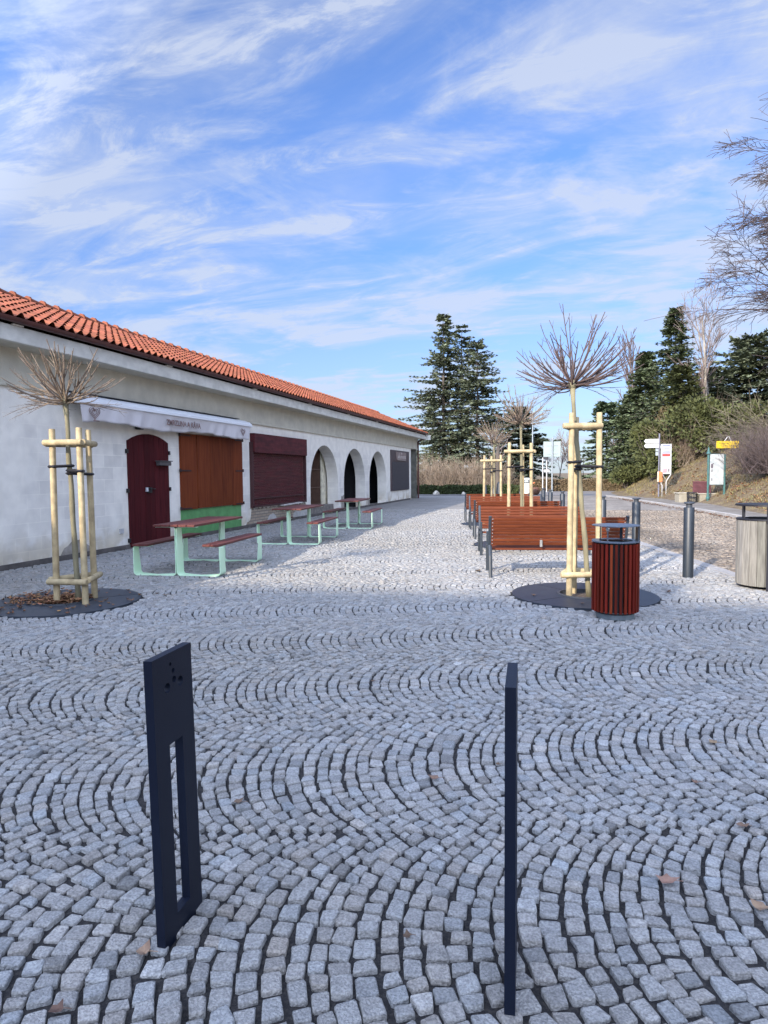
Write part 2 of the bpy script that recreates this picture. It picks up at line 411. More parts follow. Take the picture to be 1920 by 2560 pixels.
def keep_road(X, Y):
    RKx = np.interp(Y, [a for a, _ in RK], [b for _, b in RK])
    k = (X > kerb_x(Y) + .20) & (X < RKx - .06) & (Y > 6.5) & (Y < 27)
    lat = X * cos(yaw) + Y * sin(yaw); dep = -X * sin(yaw) + Y * cos(yaw)
    return k & (np.abs(lat) < dep * .66 + 2)
def tint_road(X, Y):
    a = .5 + .5 * np.sin(X * 1.3 + 2 * np.sin(Y * .7)) * np.cos(Y * 1.1 - X * .5); b_ = np.exp(-((X - kerb_x(Y) - .8) / .5) ** 2)
    g = 1 - .25 * a - .25 * b_
    return np.stack([g, g * .97, g * .93], 1)
M_roadsett = mat('road_sett', (.30, .265, .225), .9, (.21, .178, .147), 4, bump=.6, bscale=60, tone=True, speck=(40, .2), spec=.3)
setts('cobbled_road', M_roadsett, radians(12), 1.5, 1.45, -1, 22, -6, 16, keep_road, dd, sp=.09, tint=tint_road, jz=.006, seed=8, lod=(2, 9))
# flush granite kerb
b = MB(); y = 5.0
while y < 43:
    l = 1.0; b.tone = random.uniform(.85, 1.1)
    x0, x1 = kerb_x(y) + .05, kerb_x(y + l) + .05
    b.box(((x0 + x1) / 2, y + l / 2, -.04), (.20, l - .012, .10), Matrix.Rotation(atan2(.196, 1), 3, 'Z'), .006); y += l
obj('flush_kerb', b, mat('kerb_granite', (.36, .345, .325), .85, (.28, .265, .25), 12, bump=.5, bscale=90, tone=True, speck=(60, .15)), kind='structure')
b = MB()
tab = []; y = 3.0
while y < 42:
    x0, x1 = interp(RK, y), interp(RK, y + 1.0); b.tone = random.uniform(.85, 1.12)
    b.box(((x0 + x1) / 2 + .06, y + .5, .02), (.13, 1.0 * sqrt(1 + (x1 - x0) ** 2) - .015, .14), Matrix.Rotation(atan2(-(x1 - x0), 1.0), 3, 'Z'), .012); y += 1.0
obj('road_kerb', b, mat('kerb_granite', (.4, .4, .4)), kind='structure')
# ---- metal tree rings
M_ring = mat('ring_metal', (.022, .030, .045), .5, (.035, .044, .058), 5, metal=.0, bump=.15, bscale=30)
M_soil = mat('ring_soil', (.16, .12, .085), 1, (.08, .055, .04), 14, bump=1, bscale=50)
def ring(c, label):
    t = empty('tree_grate', (c[0], c[1], 0), label=label, cat='tree grate', group='round metal grates around the young trees')
    a = MB(); a.ringplate((0, 0, 0), .315, RR, -.02, .006, 72); o = obj('plate', a, M_ring, t)
    a = MB(); a.ringplate((0, 0, 0), .285, .315, -.03, .022, 56); obj('inner_rim', a, mat('rim_metal', (.06, .068, .08), .45), t)
    a = MB(); n = 28; vs = [(0, 0, -.01)]; fs = []
    for k in range(n):
        q = 2 * pi * k / n; vs.append((.285 * cos(q), .285 * sin(q), -.02))
    for k in range(n): fs.append((0, 1 + k, 1 + (k + 1) % n))
    a.add(vs, fs); obj('soil', a, M_soil, t)
    for k in range(4):
        a = MB(); q = pi / 4 + k * pi / 2; a.box(((.59) * cos(q), .59 * sin(q), .0068), (.54, .006, .002), Matrix.Rotation(q, 3, 'Z'))
        obj('joint', a, mat('seam_dark', (.01, .01, .012), .8), t)
    return t
ring(RINGS[0], 'dark round metal grate behind the brown slatted bin')
ring(RINGS[1], 'round metal grate littered with brown leaves under the tree by the white wall')
ring(RINGS[2], 'round metal grate at the left end of the second bench row, mostly hidden by benches')
ring(RINGS[3], 'far small round metal grate left of the farthest benches')

# ================================================================== BUILDING
WX = -8.75
M_white = mat('white_render', (.88, .845, .76), .9, (.83, .795, .715), 1.1, (1, 1, 1), bump=.35, bscale=60, speck=(3.5, .05))
def wall_mat():
    mm = M_white.copy(); mm.name = 'white_render_stained'; t = mm.node_tree; b = t.nodes['Principled BSDF']
    src = b.inputs['Base Color'].links[0].from_socket
    tx = t.nodes.new('ShaderNodeTexCoord'); sp = t.nodes.new('ShaderNodeSeparateXYZ'); t.links.new(tx.outputs['Object'], sp.inputs[0])
    cbn = t.nodes.new('ShaderNodeCombineXYZ'); t.links.new(sp.outputs[1], cbn.inputs[0]); t.links.new(sp.outputs[2], cbn.inputs[1])
    br = t.nodes.new('ShaderNodeTexBrick'); t.links.new(cbn.outputs[0], br.inputs['Vector'])
    br.inputs['Scale'].default_value = 1.0; br.inputs['Brick Width'].default_value = .55; br.inputs['Row Height'].default_value = .24
    br.inputs['Mortar Size'].default_value = .012; br.inputs['Mortar Smooth'].default_value = 1.0
    br.inputs['Color1'].default_value = (.80, .80, .82, 1); br.inputs['Color2'].default_value = (.93, .93, .94, 1); br.inputs['Mortar'].default_value = (1, 1, 1, 1)
    def mr(v, a, b_, c=0., d=1.):
        n = t.nodes.new('ShaderNodeMapRange'); n.interpolation_type = 'SMOOTHSTEP'
        for i, x in zip((1, 2, 3, 4), (a, b_, c, d)): n.inputs[i].default_value = x
        t.links.new(v, n.inputs[0]); return n.outputs[0]
    def noise(sc, det, st=(1, 1, 1)):
        mp = t.nodes.new('ShaderNodeMapping'); mp.inputs['Scale'].default_value = st; t.links.new(tx.outputs['Object'], mp.inputs[0])
        n = t.nodes.new('ShaderNodeTexNoise'); n.inputs['Scale'].default_value = sc; n.inputs['Detail'].default_value = det
        t.links.new(mp.outputs[0], n.inputs['Vector']); return n.outputs[0]
    mk = mth('MULTIPLY', mth('MULTIPLY', mr(sp.outputs[1], 11.9, 11.0, 0, 1, ), mr(sp.outputs[2], 2.6, 2.2, 0, 1), tree=t), mr(noise(.9, 3), .36, .58), tree=t)
    def mul(c, col, f):
        n = t.nodes.new('ShaderNodeMix'); n.data_type = 'RGBA'; n.blend_type = 'MULTIPLY'
        t.links.new(f, n.inputs[0]); t.links.new(c, n.inputs[6])
        if isinstance(col, tuple): n.inputs[7].default_value = col
        else: t.links.new(col, n.inputs[7])
        return n.outputs[2]
    c = mul(src, br.outputs[0], mk)
    low = mth('MULTIPLY', mr(sp.outputs[2], .75, .05), mr(noise(2.2, 6), .42, .6), tree=t)
    c = mul(c, (.76, .71, .62, 1), low)
    st = mth('MULTIPLY', mr(noise(1.3, 6, (1, 2.2, .8)), .50, .70), .45, tree=t)
    c = mul(c, (.85, .86, .88, 1), st)
    t.links.new(c, b.inputs['Base Color']); return mm
M_wall = wall_mat()
M_band = mat('cream_render', (.60, .57, .47), .9, (.53, .505, .42), 1.6, bump=.3, bscale=60, speck=(4, .05))
M_fascia = mat('fascia_concrete', (.68, .67, .61), .9, (.54, .53, .48), 1.8, (1, 1, 2), bump=.3, bscale=50, speck=(6, .06))
M_brown = mat('brown_metal', (.095, .022, .018), .45, (.065, .017, .014), 3, bump=.1)
M_tile = mat('clay_tile', (.30, .085, .036), .85, (.20, .060, .030), 2.2, bump=.5, bscale=30, tone=True, speck=(2.2, .22))
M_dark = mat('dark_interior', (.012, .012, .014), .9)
bd = empty('market_building', (WX, 18, 0), label='long low white arcade building with orange clay tile roof and closed shop fronts', cat='building')
# front wall with three arches
def arch(yc, hw=1.47, zs=1.13, zt=2.60, z0=-.02, n=20, top=None):
    p = [(yc - hw, z0), (yc + hw, z0)]
    for i in range(n + 1):
        a = pi * i / n; p.append((yc + hw * cos(a), zs + (zt - zs) * sin(a)))
    return p
ARCH = [23.08, 26.73, 30.35]
MX = lambda x0: (lambda a, b_, c: (x0 - c, a, b_))
b = MB(); b.plate([[(-7, -.1), (37.35, -.1), (37.35, 3.02), (-7, 3.02)]] + [[(y_, z_ if i > 1 else .001) for i, (y_, z_) in enumerate(arch(c))] for c in ARCH], .46, MX(WX))
# the arch openings go down to the ground: their floor strip is thin
obj('wall', b, M_wall, bd, world=True, recalc=True)
b = MB(); b.box((WX - .20, 16.1, 3.36), (.46, 46.2, .66)); b.box((WX - .20, 16.1, 3.005), (.53, 46.2, .055), bev=.01)
obj('upper_wall', b, M_band, bd, world=True)
b = MB(); b.box((-11.4, 39.25, 1.8), (4.7, .22, 3.6)); b.box((-14.0, 16, 1.8), (.3, 46, 3.6)); b.box((-11.4, -6.9, 1.8), (5, .2, 3.6))
obj('end_wall', b, M_band, bd, world=True)
b = MB(); b.box((-9.75, 38.25, 1.5), (.12, 1.8, 3.1)); b.box((-9.30, 39.02, 1.5), (1.02, .16, 3.1)); b.box((-9.5, 37.45, 1.5), (.55, .18, 3.1))
obj('recess_wall', b, mat('grey_concrete', (.20, .20, .17), .95, (.13, .13, .11), 1.5, (1, 1, .5), bump=.4, speck=(5, .15)), bd, world=True)
# behind the arches: passage walls
b = MB(); b.box((-10.6, 27, 1.5), (.08, 12.2, 3.2)); b.box((-9.9, 21.2, 1.5), (1.5, .1, 3.2)); b.box((-9.9, 33.2, 1.5), (1.5, .1, 3.2)); b.box((-9.9, 27, 3.0), (1.4, 12, .06))
for c in (24.93, 28.55): b.box((-9.9, c, 1.5), (1.36, .12, 3.0))
obj('passage_wall', b, M_dark, bd, world=True)
b = MB(); b.box((-9.32, 24.62, 1.42), (.05, .98, 2.2)); obj('cream_panel', b, mat('cream_board', (.78, .72, .55), .8), bd, world=True)
b = MB(); b.box((-9.286, 24.68, 1.45), (.012, .34, 1.25)); p_ = obj('notice_board', b, mat('notice_board', (.66, .62, .50), .7, (.60, .56, .46), 3), bd, world=True)
b = MB(); b.box((-9.277, 24.62, 1.86), (.006, .20, .10)); obj('dark_plate', b, mat('dark_plate', (.05, .045, .04), .6), p_, world=True)
b = MB(); b.box((-9.2, 23.15, .16), (.5, 3.0, .32)); obj('step', b, mat('step_stone', (.22, .2, .18), .95, bump=.5, speck=(8, .2)), bd, world=True)
b = MB()
for i in range(26): b.box((-9.36, 21.7 + i * .095, 1.38), (.03, .022, 2.1))
for z_ in (.36, 1.0, 1.7, 2.42): b.box((-9.34, 22.9, z_), (.02, 2.5, .04))
obj('folding_gate', b, mat('gate_brown', (.11, .055, .035), .6), bd, world=True)
# fascia, soffit
FX = -8.2; YE = 39.1
b = MB(); b.box((FX - .04, 15.8, 3.715), (.08, YE * 1 + 7.4, .25), bev=.008)
obj('fascia', b, M_fascia, bd, world=True)
b = MB(); b.add([(FX - .08, -8, 3.60), (FX - .08, YE, 3.60), (WX + .02, YE, 3.605), (WX + .02, -8, 3.605), (FX - .08, -8, 3.63), (FX - .08, YE, 3.63), (WX + .02, YE, 3.635), (WX + .02, -8, 3.635)],
                [(0, 1, 2, 3), (7, 6, 5, 4), (0, 4, 5, 1), (1, 5, 6, 2), (2, 6, 7, 3), (3, 7, 4, 0)])
obj('soffit', b, M_band, bd, world=True)
b = MB(); b.box((FX + .02, YE + .04, 3.70), (.5, .08, .30)); obj('fascia_end', b, M_fascia, bd, world=True)
# gutter: half-round with brackets
def halfpipe(mb, x, z, r, y0, y1, n=10, th=.006):
    vs = []; fs = []
    for y_ in (y0, y1):
        for rr in (r, r - th):
            for i in range(n + 1):
                a = pi + pi * i / n; vs.append((x + rr * cos(a), y_, z + rr * sin(a)))
    m_ = n + 1
    for i in range(n): fs += [(i, i + 1, 2 * m_ + i + 1, 2 * m_ + i), (m_ + i + 1, m_ + i, 3 * m_ + i, 3 * m_ + i + 1)]
    fs += [(0, m_, 3 * m_, 2 * m_), (n, 2 * m_ + n, 3 * m_ + n, m_ + n)]
    for k in (0, 2):
        for i in range(n): fs.append((k * m_ + i, k * m_ + i + 1, k * m_ + m_ + i + 1, k * m_ + m_ + i))
    mb.add(vs, fs)
b = MB(); halfpipe(b, FX + .075, 3.935, .072, -7.5, YE)
g = obj('gutter', b, M_brown, bd, world=True, smooth=False)
y_ = 1.3
while y_ < YE:
    b = MB(); halfpipe(b, FX + .075, 3.937, .079, y_, y_ + .035, th=.004); y_ += 2.03
    obj('gutter_bracket', b, mat('bracket_brown', (.06, .02, .018), .5), g, world=True)
y_ = .3
while y_ < YE:
    b = MB(); b.box((FX + .012, y_, 3.848), (.05, .20, .022)); y_ += 4.0
    obj('spalled_patch', b, mat('pale_concrete', (.66, .60, .52), .9, bump=.6), bd, world=True)
b = MB(); b.tube([(FX + .0, 38.9, 3.86), (FX - .12, 38.95, 3.62), (WX + .08, 39.0, 3.45), (WX + .07, 39.0, 3.2), (WX + .07, 39.0, 0)], .055, 10)
for z_ in (.35, 1.6, 2.9): b.tube([(WX + .07, 39.0, z_), (WX + .07, 39.0, z_ + .05)], .066, 10)
obj('downpipe', b, M_brown, bd, world=True)
# roof: barrel tiles. slope from the eave to the ridge
EX, EZ, RX, RZ = FX + .06, 3.955, -11.2, 5.245
sl = hypot(EX - RX, RZ - EZ); dx, dz = (RX - EX) / sl, (RZ - EZ) / sl; nxn, nzn = -dz * -1, dx * -1   # slope dir and normal
nx_, nz_ = dz, -dx
def tiles(y0, y1, step, per=.213, rows=9, seg=10):
    mb = MB(); rl = sl / rows; y_ = y0; k = 0; r_ = random.Random(4)
    while y_ < y1:
        for q in range(rows):
            s0, s1 = q * rl - .03, (q + 1) * rl + (.10 if q < rows - 1 else .02)
            tv = r_.uniform(.74, 1.16); mb.tone = (tv, tv * r_.uniform(.93, 1.06), tv * r_.uniform(.9, 1.1))
            vs = []; fs = []; jy = r_.uniform(-.005, .005)
            for (s_, lift) in ((s0, .012 + r_.uniform(0, .005)), (s1, -.004)):
                for i in range(seg + 1):
                    u = i / seg
                    # cover (round, up) then pan (shallow, down)
                    h = (.047 if s_ != s0 else .080) * sin(pi * u) ** 2
                    yy = y_ + jy + per * u * 1.01
                    h += lift
                    vs.append((EX + dx * s_ + nx_ * h, yy, EZ + dz * s_ + nz_ * h))
            m_ = seg + 1
            for i in range(seg): fs.append((i, i + 1, m_ + i + 1, m_ + i))
            # front lip: short downward skirt, thickness of the tile; the crown stays open and dark
            b0 = len(vs)
            for i in range(m_):
                x_, yy, z_ = vs[i]; vs.append((x_ - nx_ * .009 + dx * .002, yy, z_ - nz_ * .009 + dz * .002))
            for i in range(seg): fs.append((i + 1, i, b0 + i, b0 + i + 1))
            mb.add(vs, fs)
        y_ += per
    mb.tone = 1.0
    return mb
rf = obj('roof', tiles(2.0, YE + .0, 1), M_tile, bd, world=True, recalc=False)
b = MB(); b.add([(EX - .02, -7.5, EZ - .03), (EX - .02, YE, EZ - .03), (RX, YE - .0, RZ - .03), (RX, -7.5, RZ - .03), (-14.3, -7.5, 3.75), (-14.3, YE, 3.75), (EX - .02, YE, EZ - .09), (-14.3, YE, 3.70)],
                [(0, 1, 2, 3), (3, 2, 5, 4), (1, 6, 7, 5, 2)])
obj('roof_deck', b, mat('under_tile', (.05, .02, .012), .95), rf, world=True, recalc=False)
b = MB(); y_ = -7.0; r_ = random.Random(5)
while y_ < YE:
    b.tone = r_.uniform(.8, 1.1)
    b.tube([(RX, y_, RZ + .035), (RX, y_ + .40, RZ + .012)], [.105, .085], 10); b.tube([(RX, y_, RZ + .04), (RX, y_ + .05, RZ + .04)], [.118, .118], 10); y_ += .405
obj('ridge_tile', b, M_tile, rf, world=True, smooth=False)
# --- door
M_door = mat('door_wood', (.062, .012, .011), .7, (.036, .008, .009), 3.5, (1, 9, .5), bump=.3, bscale=9, spec=.25)
def planks(mb, x, y0, y1, z0, z1, n, th=.04, topf=None, r_=random.Random(3), gap=.005):
    wd = (y1 - y0) / n
    for i in range(n):
        a, c = y0 + i * wd + gap / 2, y0 + (i + 1) * wd - gap / 2
        mb.tone = r_.uniform(.82, 1.12); xo = r_.uniform(0, .004)
        za, zc = (topf(a), topf(c)) if topf else (z1, z1)
        mb.add([(x, a, z0), (x, c, z0), (x, c, zc), (x, a, za), (x + th + xo, a + .003, z0), (x + th + xo, c - .003, z0), (x + th + xo, c - .003, zc), (x + th + xo, a + .003, za)],
               [(0, 1, 2, 3), (7, 6, 5, 4), (0, 4, 5, 1), (1, 5, 6, 2), (2, 6, 7, 3), (3, 7, 4, 0)])
    mb.tone = 1.0
M_doort = mat('door_plank', (.085, .012, .014), .7, (.050, .008, .011), 3.5, (1, 9, .5), bump=.3, bscale=9, spec=.12, tone=True)
b = MB(); planks(b, WX - .02, 11.55, 12.98, .02, 2.3, 8, .05, gap=.002, topf= lambda y_: 2.24 + .17 * (1 - ((y_ - 12.265) / .715) ** 2))
dr = obj('door', b, M_doort, bd, world=True, label='dark maroon plank door with curved top')
for z_, y_ in ((.16, 11.52), (1.2, 11.52), (2.02, 11.52), (1.2, 13.0), (2.02, 13.0)):
    b = MB(); b.box((WX + .03, y_, z_), (.05, .045, .085))
    obj('hinge', b, mat('iron_black', (.012, .012, .014), .5), dr, world=True)
b = MB(); b.box((WX + .055, 12.14, 1.21), (.03, .09, .09)); obj('lock_plate', b, mat('white_metal', (.62, .64, .68), .35), dr, world=True)
b = MB(); b.box((WX + .05, 12.22, 1.195), (.04, .14, .12)); b.tube([(WX + .07, 12.2, 1.22), (WX + .10, 12.3, 1.22), (WX + .06, 12.42, 1.22)], .011, 6); obj('handle', b, mat('iron_black', (.01, .01, .01)), dr, world=True)
b = MB(); b.box((WX + .10, 12.69, 1.775), (.12, .42, .09), bev=.012); b.box((WX + .105, 12.69, 1.83), (.15, .46, .018)); obj('letterbox', b, mat('letterbox_grey', (.10, .09, .09), .5), dr, world=True)
# --- wooden shutters + green plinth
M_shut = mat('shutter_wood', (.20, .048, .016), .7, (.125, .028, .011), 2.6, (1, 7, .45), bump=.3, bscale=8, tone=True, spec=.12)
b = MB(); planks(b, WX + .0, 13.45, 14.12, .69, 2.50, 1, .055); b.v and None
planks(b, WX + .012, 14.135, 15.92, .70, 2.50, 3, .05, r_=random.Random(9)); planks(b, WX, 15.93, 16.46, .68, 2.50, 1, .055)
sh = obj('shutter', b, M_shut, bd, world=True, label='orange brown wooden window shutter')
for z_, y_, yp_ in [(z, *q) for z in (.715, 1.62, 2.46) for q in ((13.62, 13.41), (16.28, 16.49))]:
    b = MB(); b.box((WX + .064, y_, z_), (.012, .46, .035)); b.tube([(WX + .052, yp_, z_ - .03), (WX + .052, yp_, z_ + .05)], .024, 6)
    obj('strap_hinge', b, mat('hinge_rust', (.035, .012, .010), .7), sh, world=True)
b = MB(); b.box((WX - .01, 14.93, .335), (.05, 2.96, .70)); obj('green_plinth', b, mat('green_paint', (.12, .32, .115), .7, (.095, .26, .09), 4, bump=.3, speck=(9, .06)), bd, world=True, label='bright green painted panel below the wooden shutter')
# --- maroon roller shutter
M_roll = mat('roller_maroon', (.11, .024, .028), .6, (.060, .017, .020), 2.5, (1, .6, 4), bump=.15, spec=.15, speck=(6, .1))
b = MB(); b.box((WX + .05, 19.0, 2.43), (.22, 3.92, .56), bev=.01); rs = obj('roller_shutter', b, M_roll, bd, world=True, label='dark maroon roller shutter with wide box')
b = MB(); n_ = 34; z0_, z1_ = .60, 2.15
for i in range(n_):
    zc = z0_ + (i + .5) * (z1_ - z0_) / n_; b.box((WX + .015, 19.0, zc), (.035, 3.80, (z1_ - z0_) / n_ - .006), bev=.006)
obj('slats', b, M_roll, rs, world=True)
b = MB(); b.box((WX + .03, 17.02, 1.5), (.14, .07, 1.9)); b.box((WX + .03, 20.98, 1.5), (.14, .07, 1.9)); b.box((WX + .03, 19.0, .585), (.14, 4.02, .05)); b.box((WX + .03, 19.0, .82), (.09, 3.82, .04))
obj('guide_rail', b, mat('roller_edge', (.055, .014, .016), .6), rs, world=True)
b = MB(); b.box((WX + .10, 19.6, .555), (.24, 1.5, .03), Matrix.Rotation(.02, 3, 'X')); obj('sill', b, mat('sill_white', (.62, .60, .56), .8), bd, world=True)
# --- far window with sign box
M_win = mat('dark_shutter', (.040, .038, .050), .5, (.03, .028, .04), 3, (1, .5, 4))
b = MB(); b.box((WX + .02, 34.62, 1.68), (.10, 4.0, 2.16), bev=.02); wn = obj('shop_window', b, mat('window_frame_brown', (.085, .058, .060), .6), bd, world=True, label='closed grey shop window at the far end')
b = MB()
for i in range(30): b.box((WX + .075, 34.62, .66 + i * .05), (.02, 3.66, .045), bev=.005)
obj('slats', b, M_win, wn, world=True)
b = MB(); b.box((WX + .09, 34.6, 2.46), (.08, 2.1, .44)); sg = obj('sign_panel', b, mat('sign_panel_old', (.16, .105, .10), .6, (.28, .22, .20), 3), wn, world=True)
b = MB(); r_ = random.Random(2); y_ = 33.75
while y_ < 35.45:
    hgt = r_.uniform(.10, .17); b.box((WX + .135, y_, 2.40), (.01, .05, hgt)); b.box((WX + .135, y_ + .06, 2.40 + r_.choice((-.05, .05))), (.01, .10, .03)); y_ += .14
b.box((WX + .135, 34.0, 2.47), (.01, .07, .30)); b.box((WX + .135, 34.6, 2.25), (.01, 1.75, .025)); b.tube([(WX + .135, 34.45, 2.57), (WX + .135, 34.5, 2.64), (WX + .135, 34.55, 2.58), (WX + .135, 34.6, 2.64), (WX + .135, 34.65, 2.57)], .015, 4)
obj('lettering', b, mat('faded_letter', (.55, .48, .44), .7), sg, world=True)
# --- broken plaster showing brick
def brick_mat():
    mm = bpy.data.materials.new('exposed_brick'); mm.use_nodes = True; t = mm.node_tree; b = t.nodes['Principled BSDF']; b.inputs['Roughness'].default_value = .95
    tx = t.nodes.new('ShaderNodeTexCoord'); sp = t.nodes.new('ShaderNodeSeparateXYZ'); t.links.new(tx.outputs['Object'], sp.inputs[0])
    cbn = t.nodes.new('ShaderNodeCombineXYZ'); t.links.new(sp.outputs[1], cbn.inputs[0]); t.links.new(sp.outputs[2], cbn.inputs[1])
    br = t.nodes.new('ShaderNodeTexBrick'); t.links.new(cbn.outputs[0], br.inputs['Vector'])
    br.inputs['Scale'].default_value = 1; br.inputs['Brick Width'].default_value = .29; br.inputs['Row Height'].default_value = .085; br.inputs['Mortar Size'].default_value = .012
    br.inputs['Color1'].default_value = (.33, .26, .19, 1); br.inputs['Color2'].default_value = (.42, .35, .27, 1); br.inputs['Mortar'].default_value = (.20, .175, .15, 1)
    t.links.new(br.outputs[0], b.inputs['Base Color'])
    bp = t.nodes.new('ShaderNodeBump'); bp.inputs['Strength'].default_value = .6; bp.inputs['Distance'].default_value = .01; bp.invert = True
    t.links.new(br.outputs[1], bp.inputs['Height']); t.links.new(bp.outputs[0], b.inputs['Normal']); return mm
M_brick = brick_mat()
def blotch(mb, y0, y1, z1f, seed, x=WX + .004, th=.006, z0=-.02):
    r_ = random.Random(seed); n = max(8, int((y1 - y0) / .09)); p = [(y0, z0), (y1, z0)]
    for i in range(n + 1):
        u = 1 - i / n; yy = y0 + (y1 - y0) * u
        p.append((yy + r_.uniform(-.02, .02), max(z0 + .03, z1f(u) + r_.uniform(-.035, .035))))
    mb.plate([p], -th, MX(x))
b = MB(); blotch(b, 16.5, 21.3, lambda u: .52 if .10 < u < .97 else .28 * (u * 8 if u < .1 else 1), 1)
obj('exposed_brick', b, M_brick, bd, world=True)
b = MB(); blotch(b, 20.0, 21.55, lambda u: .46 * sin(pi * min(.99, max(.05, u))) ** .5, 2, x=WX + .009, th=.005);obj('plaster_remnant', b, mat('plaster_bit', (.52, .52, .50), .95, (.40, .38, .35), 5, bump=.5), bd, world=True); b = MB(); blotch(b, 17.9, 18.9, lambda u: .30 * sin(pi * min(.97, max(.03, u))), 6, x=WX + .009, th=.005)
obj('plaster_remnant', b, mat('plaster_bit', (.52, .52, .50), .95, (.40, .38, .35), 5, bump=.5), bd, world=True)
M_scab = mat('bare_plaster', (.36, .33, .29), .95, (.25, .225, .19), 7, bump=.8, bscale=30)
b = MB(); blotch(b, 9.62, 10.45, lambda u: .34 * sin(pi * min(.98, max(.02, u))) ** .6, 3); obj('bare_plaster', b, M_scab, bd, world=True); b = MB(); blotch(b, 24.9, 25.22, lambda u: .62, 5); obj('bare_plaster', b, M_scab, bd, world=True); b = MB(); blotch(b, 28.55, 28.85, lambda u: .40, 7)
obj('bare_plaster', b, M_scab, bd, world=True)
b = MB(); b.box((WX + .012, 16.1, .03), (.02, 42, .10)); obj('dark_footing', b, mat('footing_dark', (.07, .062, .058), .95, (.14, .125, .115), 3, bump=.5), bd, world=True)  # dark strip along the foot of the wall
b = MB(); b.tube([(WX + .005, 14.0, 3.30), (WX + .007, 14.03, 3.22), (WX + .006, 14.0, 3.12), (WX + .006, 14.02, 3.05)], .007, 4); obj('crack', b, mat('crack_dark', (.08, .07, .06), .9), bd, world=True)
b = MB(); b.box((WX + .10, 11.87, 2.53), (.16, .13, .10), bev=.02); b.tube([(WX, 11.87, 2.56), (WX + .1, 11.87, 2.56)], .02, 6); obj('security_lamp', b, mat('iron_black', (.01, .01, .01)), bd, world=True)
b = MB(); b.box((WX + .01, 37.1, 2.35), (.04, .12, .30), bev=.01); obj('alarm_box', b, mat('box_white', (.75, .75, .73), .5), bd, world=True)
b = MB(); b.box((WX + .012, 11.3, .38), (.03, .12, .10)); obj('socket', b, mat('socket_white', (.6, .6, .6), .5), bd, world=True)
# --- awning (rolled in, valance hanging)
aw = empty('awning', (WX, 13.1, 2.9), label='folded white awning with hanging printed valance above the maroon door', cat='awning')
M_cloth = mat('awning_cloth', (.74, .72, .74), .85, (.66, .64, .66), 2, (1, 1.5, .6), bump=.5, bscale=5)
b = MB(); AY0, AY1 = 9.75, 16.35; n_ = 60; prof = []
# cassette: rounded white box sloping forward
cs = [(0.02, 3.02), (.22, 3.00), (.36, 2.95), (.44, 2.88), (.44, 2.83), (.36, 2.81), (.02, 2.86)]
vs = []; fs = []
for y_ in (AY0, AY1): vs += [(WX + a, y_, z_) for a, z_ in cs]
k_ = len(cs)
for i in range(k_): fs.append((i, (i + 1) % k_, k_ + (i + 1) % k_, k_ + i))
fs += [tuple(range(k_)), tuple(range(2 * k_ - 1, k_ - 1, -1))]
b.add(vs, fs); cs_ = obj('cassette', b, mat('cassette_white', (.80, .82, .85), .4, (.74, .76, .79), 2, (1, .5, 1)), aw, world=True)
b = MB(); b.box((WX + .1, 12.9, 3.03), (.24, 6.3, .014)); obj('cover_strip', b, mat('iron_black', (.01, .01, .01)), aw, world=True)
# valance with folds
r_ = random.Random(12); b = MB(); n_ = 160; mrow = 9; vs = []; fs = []
def fold(y_, t_): return (.018 * sin(y_ * 9 + 2 * sin(y_ * 2.1)) + .012 * sin(y_ * 17 + 1.0) + .03 * sin(y_ * 1.3)) * t_
for j in range(mrow + 1):
    t_ = j / mrow
    for i in range(n_ + 1):
        y_ = AY0 + .03 + (AY1 - AY0 - .06) * i / n_
        bot = 2.50 + .03 * sin(y_ * 1.9) + .012 * sin(y_ * 8); sh_ = .05 * t_ if i < n_ else 0
        vs.append((WX + .40 - .10 * t_ + fold(y_, t_), y_ - (.16 * t_ if i == 0 else .16 * t_ * max(0, 1 - i / 8)) * -1, 2.84 + (bot - 2.84) * t_))
for j in range(mrow):
    for i in range(n_): a_ = j * (n_ + 1) + i; fs.append((a_, a_ + 1, a_ + n_ + 2, a_ + n_ + 1))
b.add(vs, fs); vl = obj('valance', b, M_cloth, aw, world=True, smooth=True, recalc=False)
mo = vl.modifiers.new('thick', 'SOLIDIFY'); mo.thickness = .004
M_print = mat('print_brown', (.17, .105, .095), .8, (.23, .15, .135), 8)
def wallm(x, y_, z_): return Matrix(((0, 0, 1, x), (1, 0, 0, y_), (0, 1, 0, z_), (0, 0, 0, 1)))
xT = WX + .40 - .055 + .055
text('lettering', 'ZMRZLINA A KÁVA', .165, wallm(xT - .0, 13.08, 2.665), M_print, vl, ext=.001, bold=.005, xs=.95)
def heart(mb, y_, z_, s_, x):
    for q, sc in enumerate((1.0, .72, .42)):
        pts = []
        for i in range(25):
            a = -pi * .93 + 2 * pi * .93 * i / 24 + pi
            hx = 16 * sin(a) ** 3 / 16; hy = (13 * cos(a) - 5 * cos(2 * a) - 2 * cos(3 * a) - cos(4 * a)) / 16
            if q == 0 and i < 3: continue
            pts.append((x, y_ + hx * s_ * sc * 1.1, z_ + hy * s_ * sc))
        mb.tube(pts, s_ * .045, 5)
b = MB(); heart(b, 10.18, 2.68, .13, xT - .02); b.box((xT - .02, 10.22, 2.53), (.004, .16, .016)); obj('heart_emblem', b, M_print, vl, world=True)
b = MB(); heart(b, 15.90, 2.67, .11, xT - .01); obj('heart_emblem', b, M_print, vl, world=True)

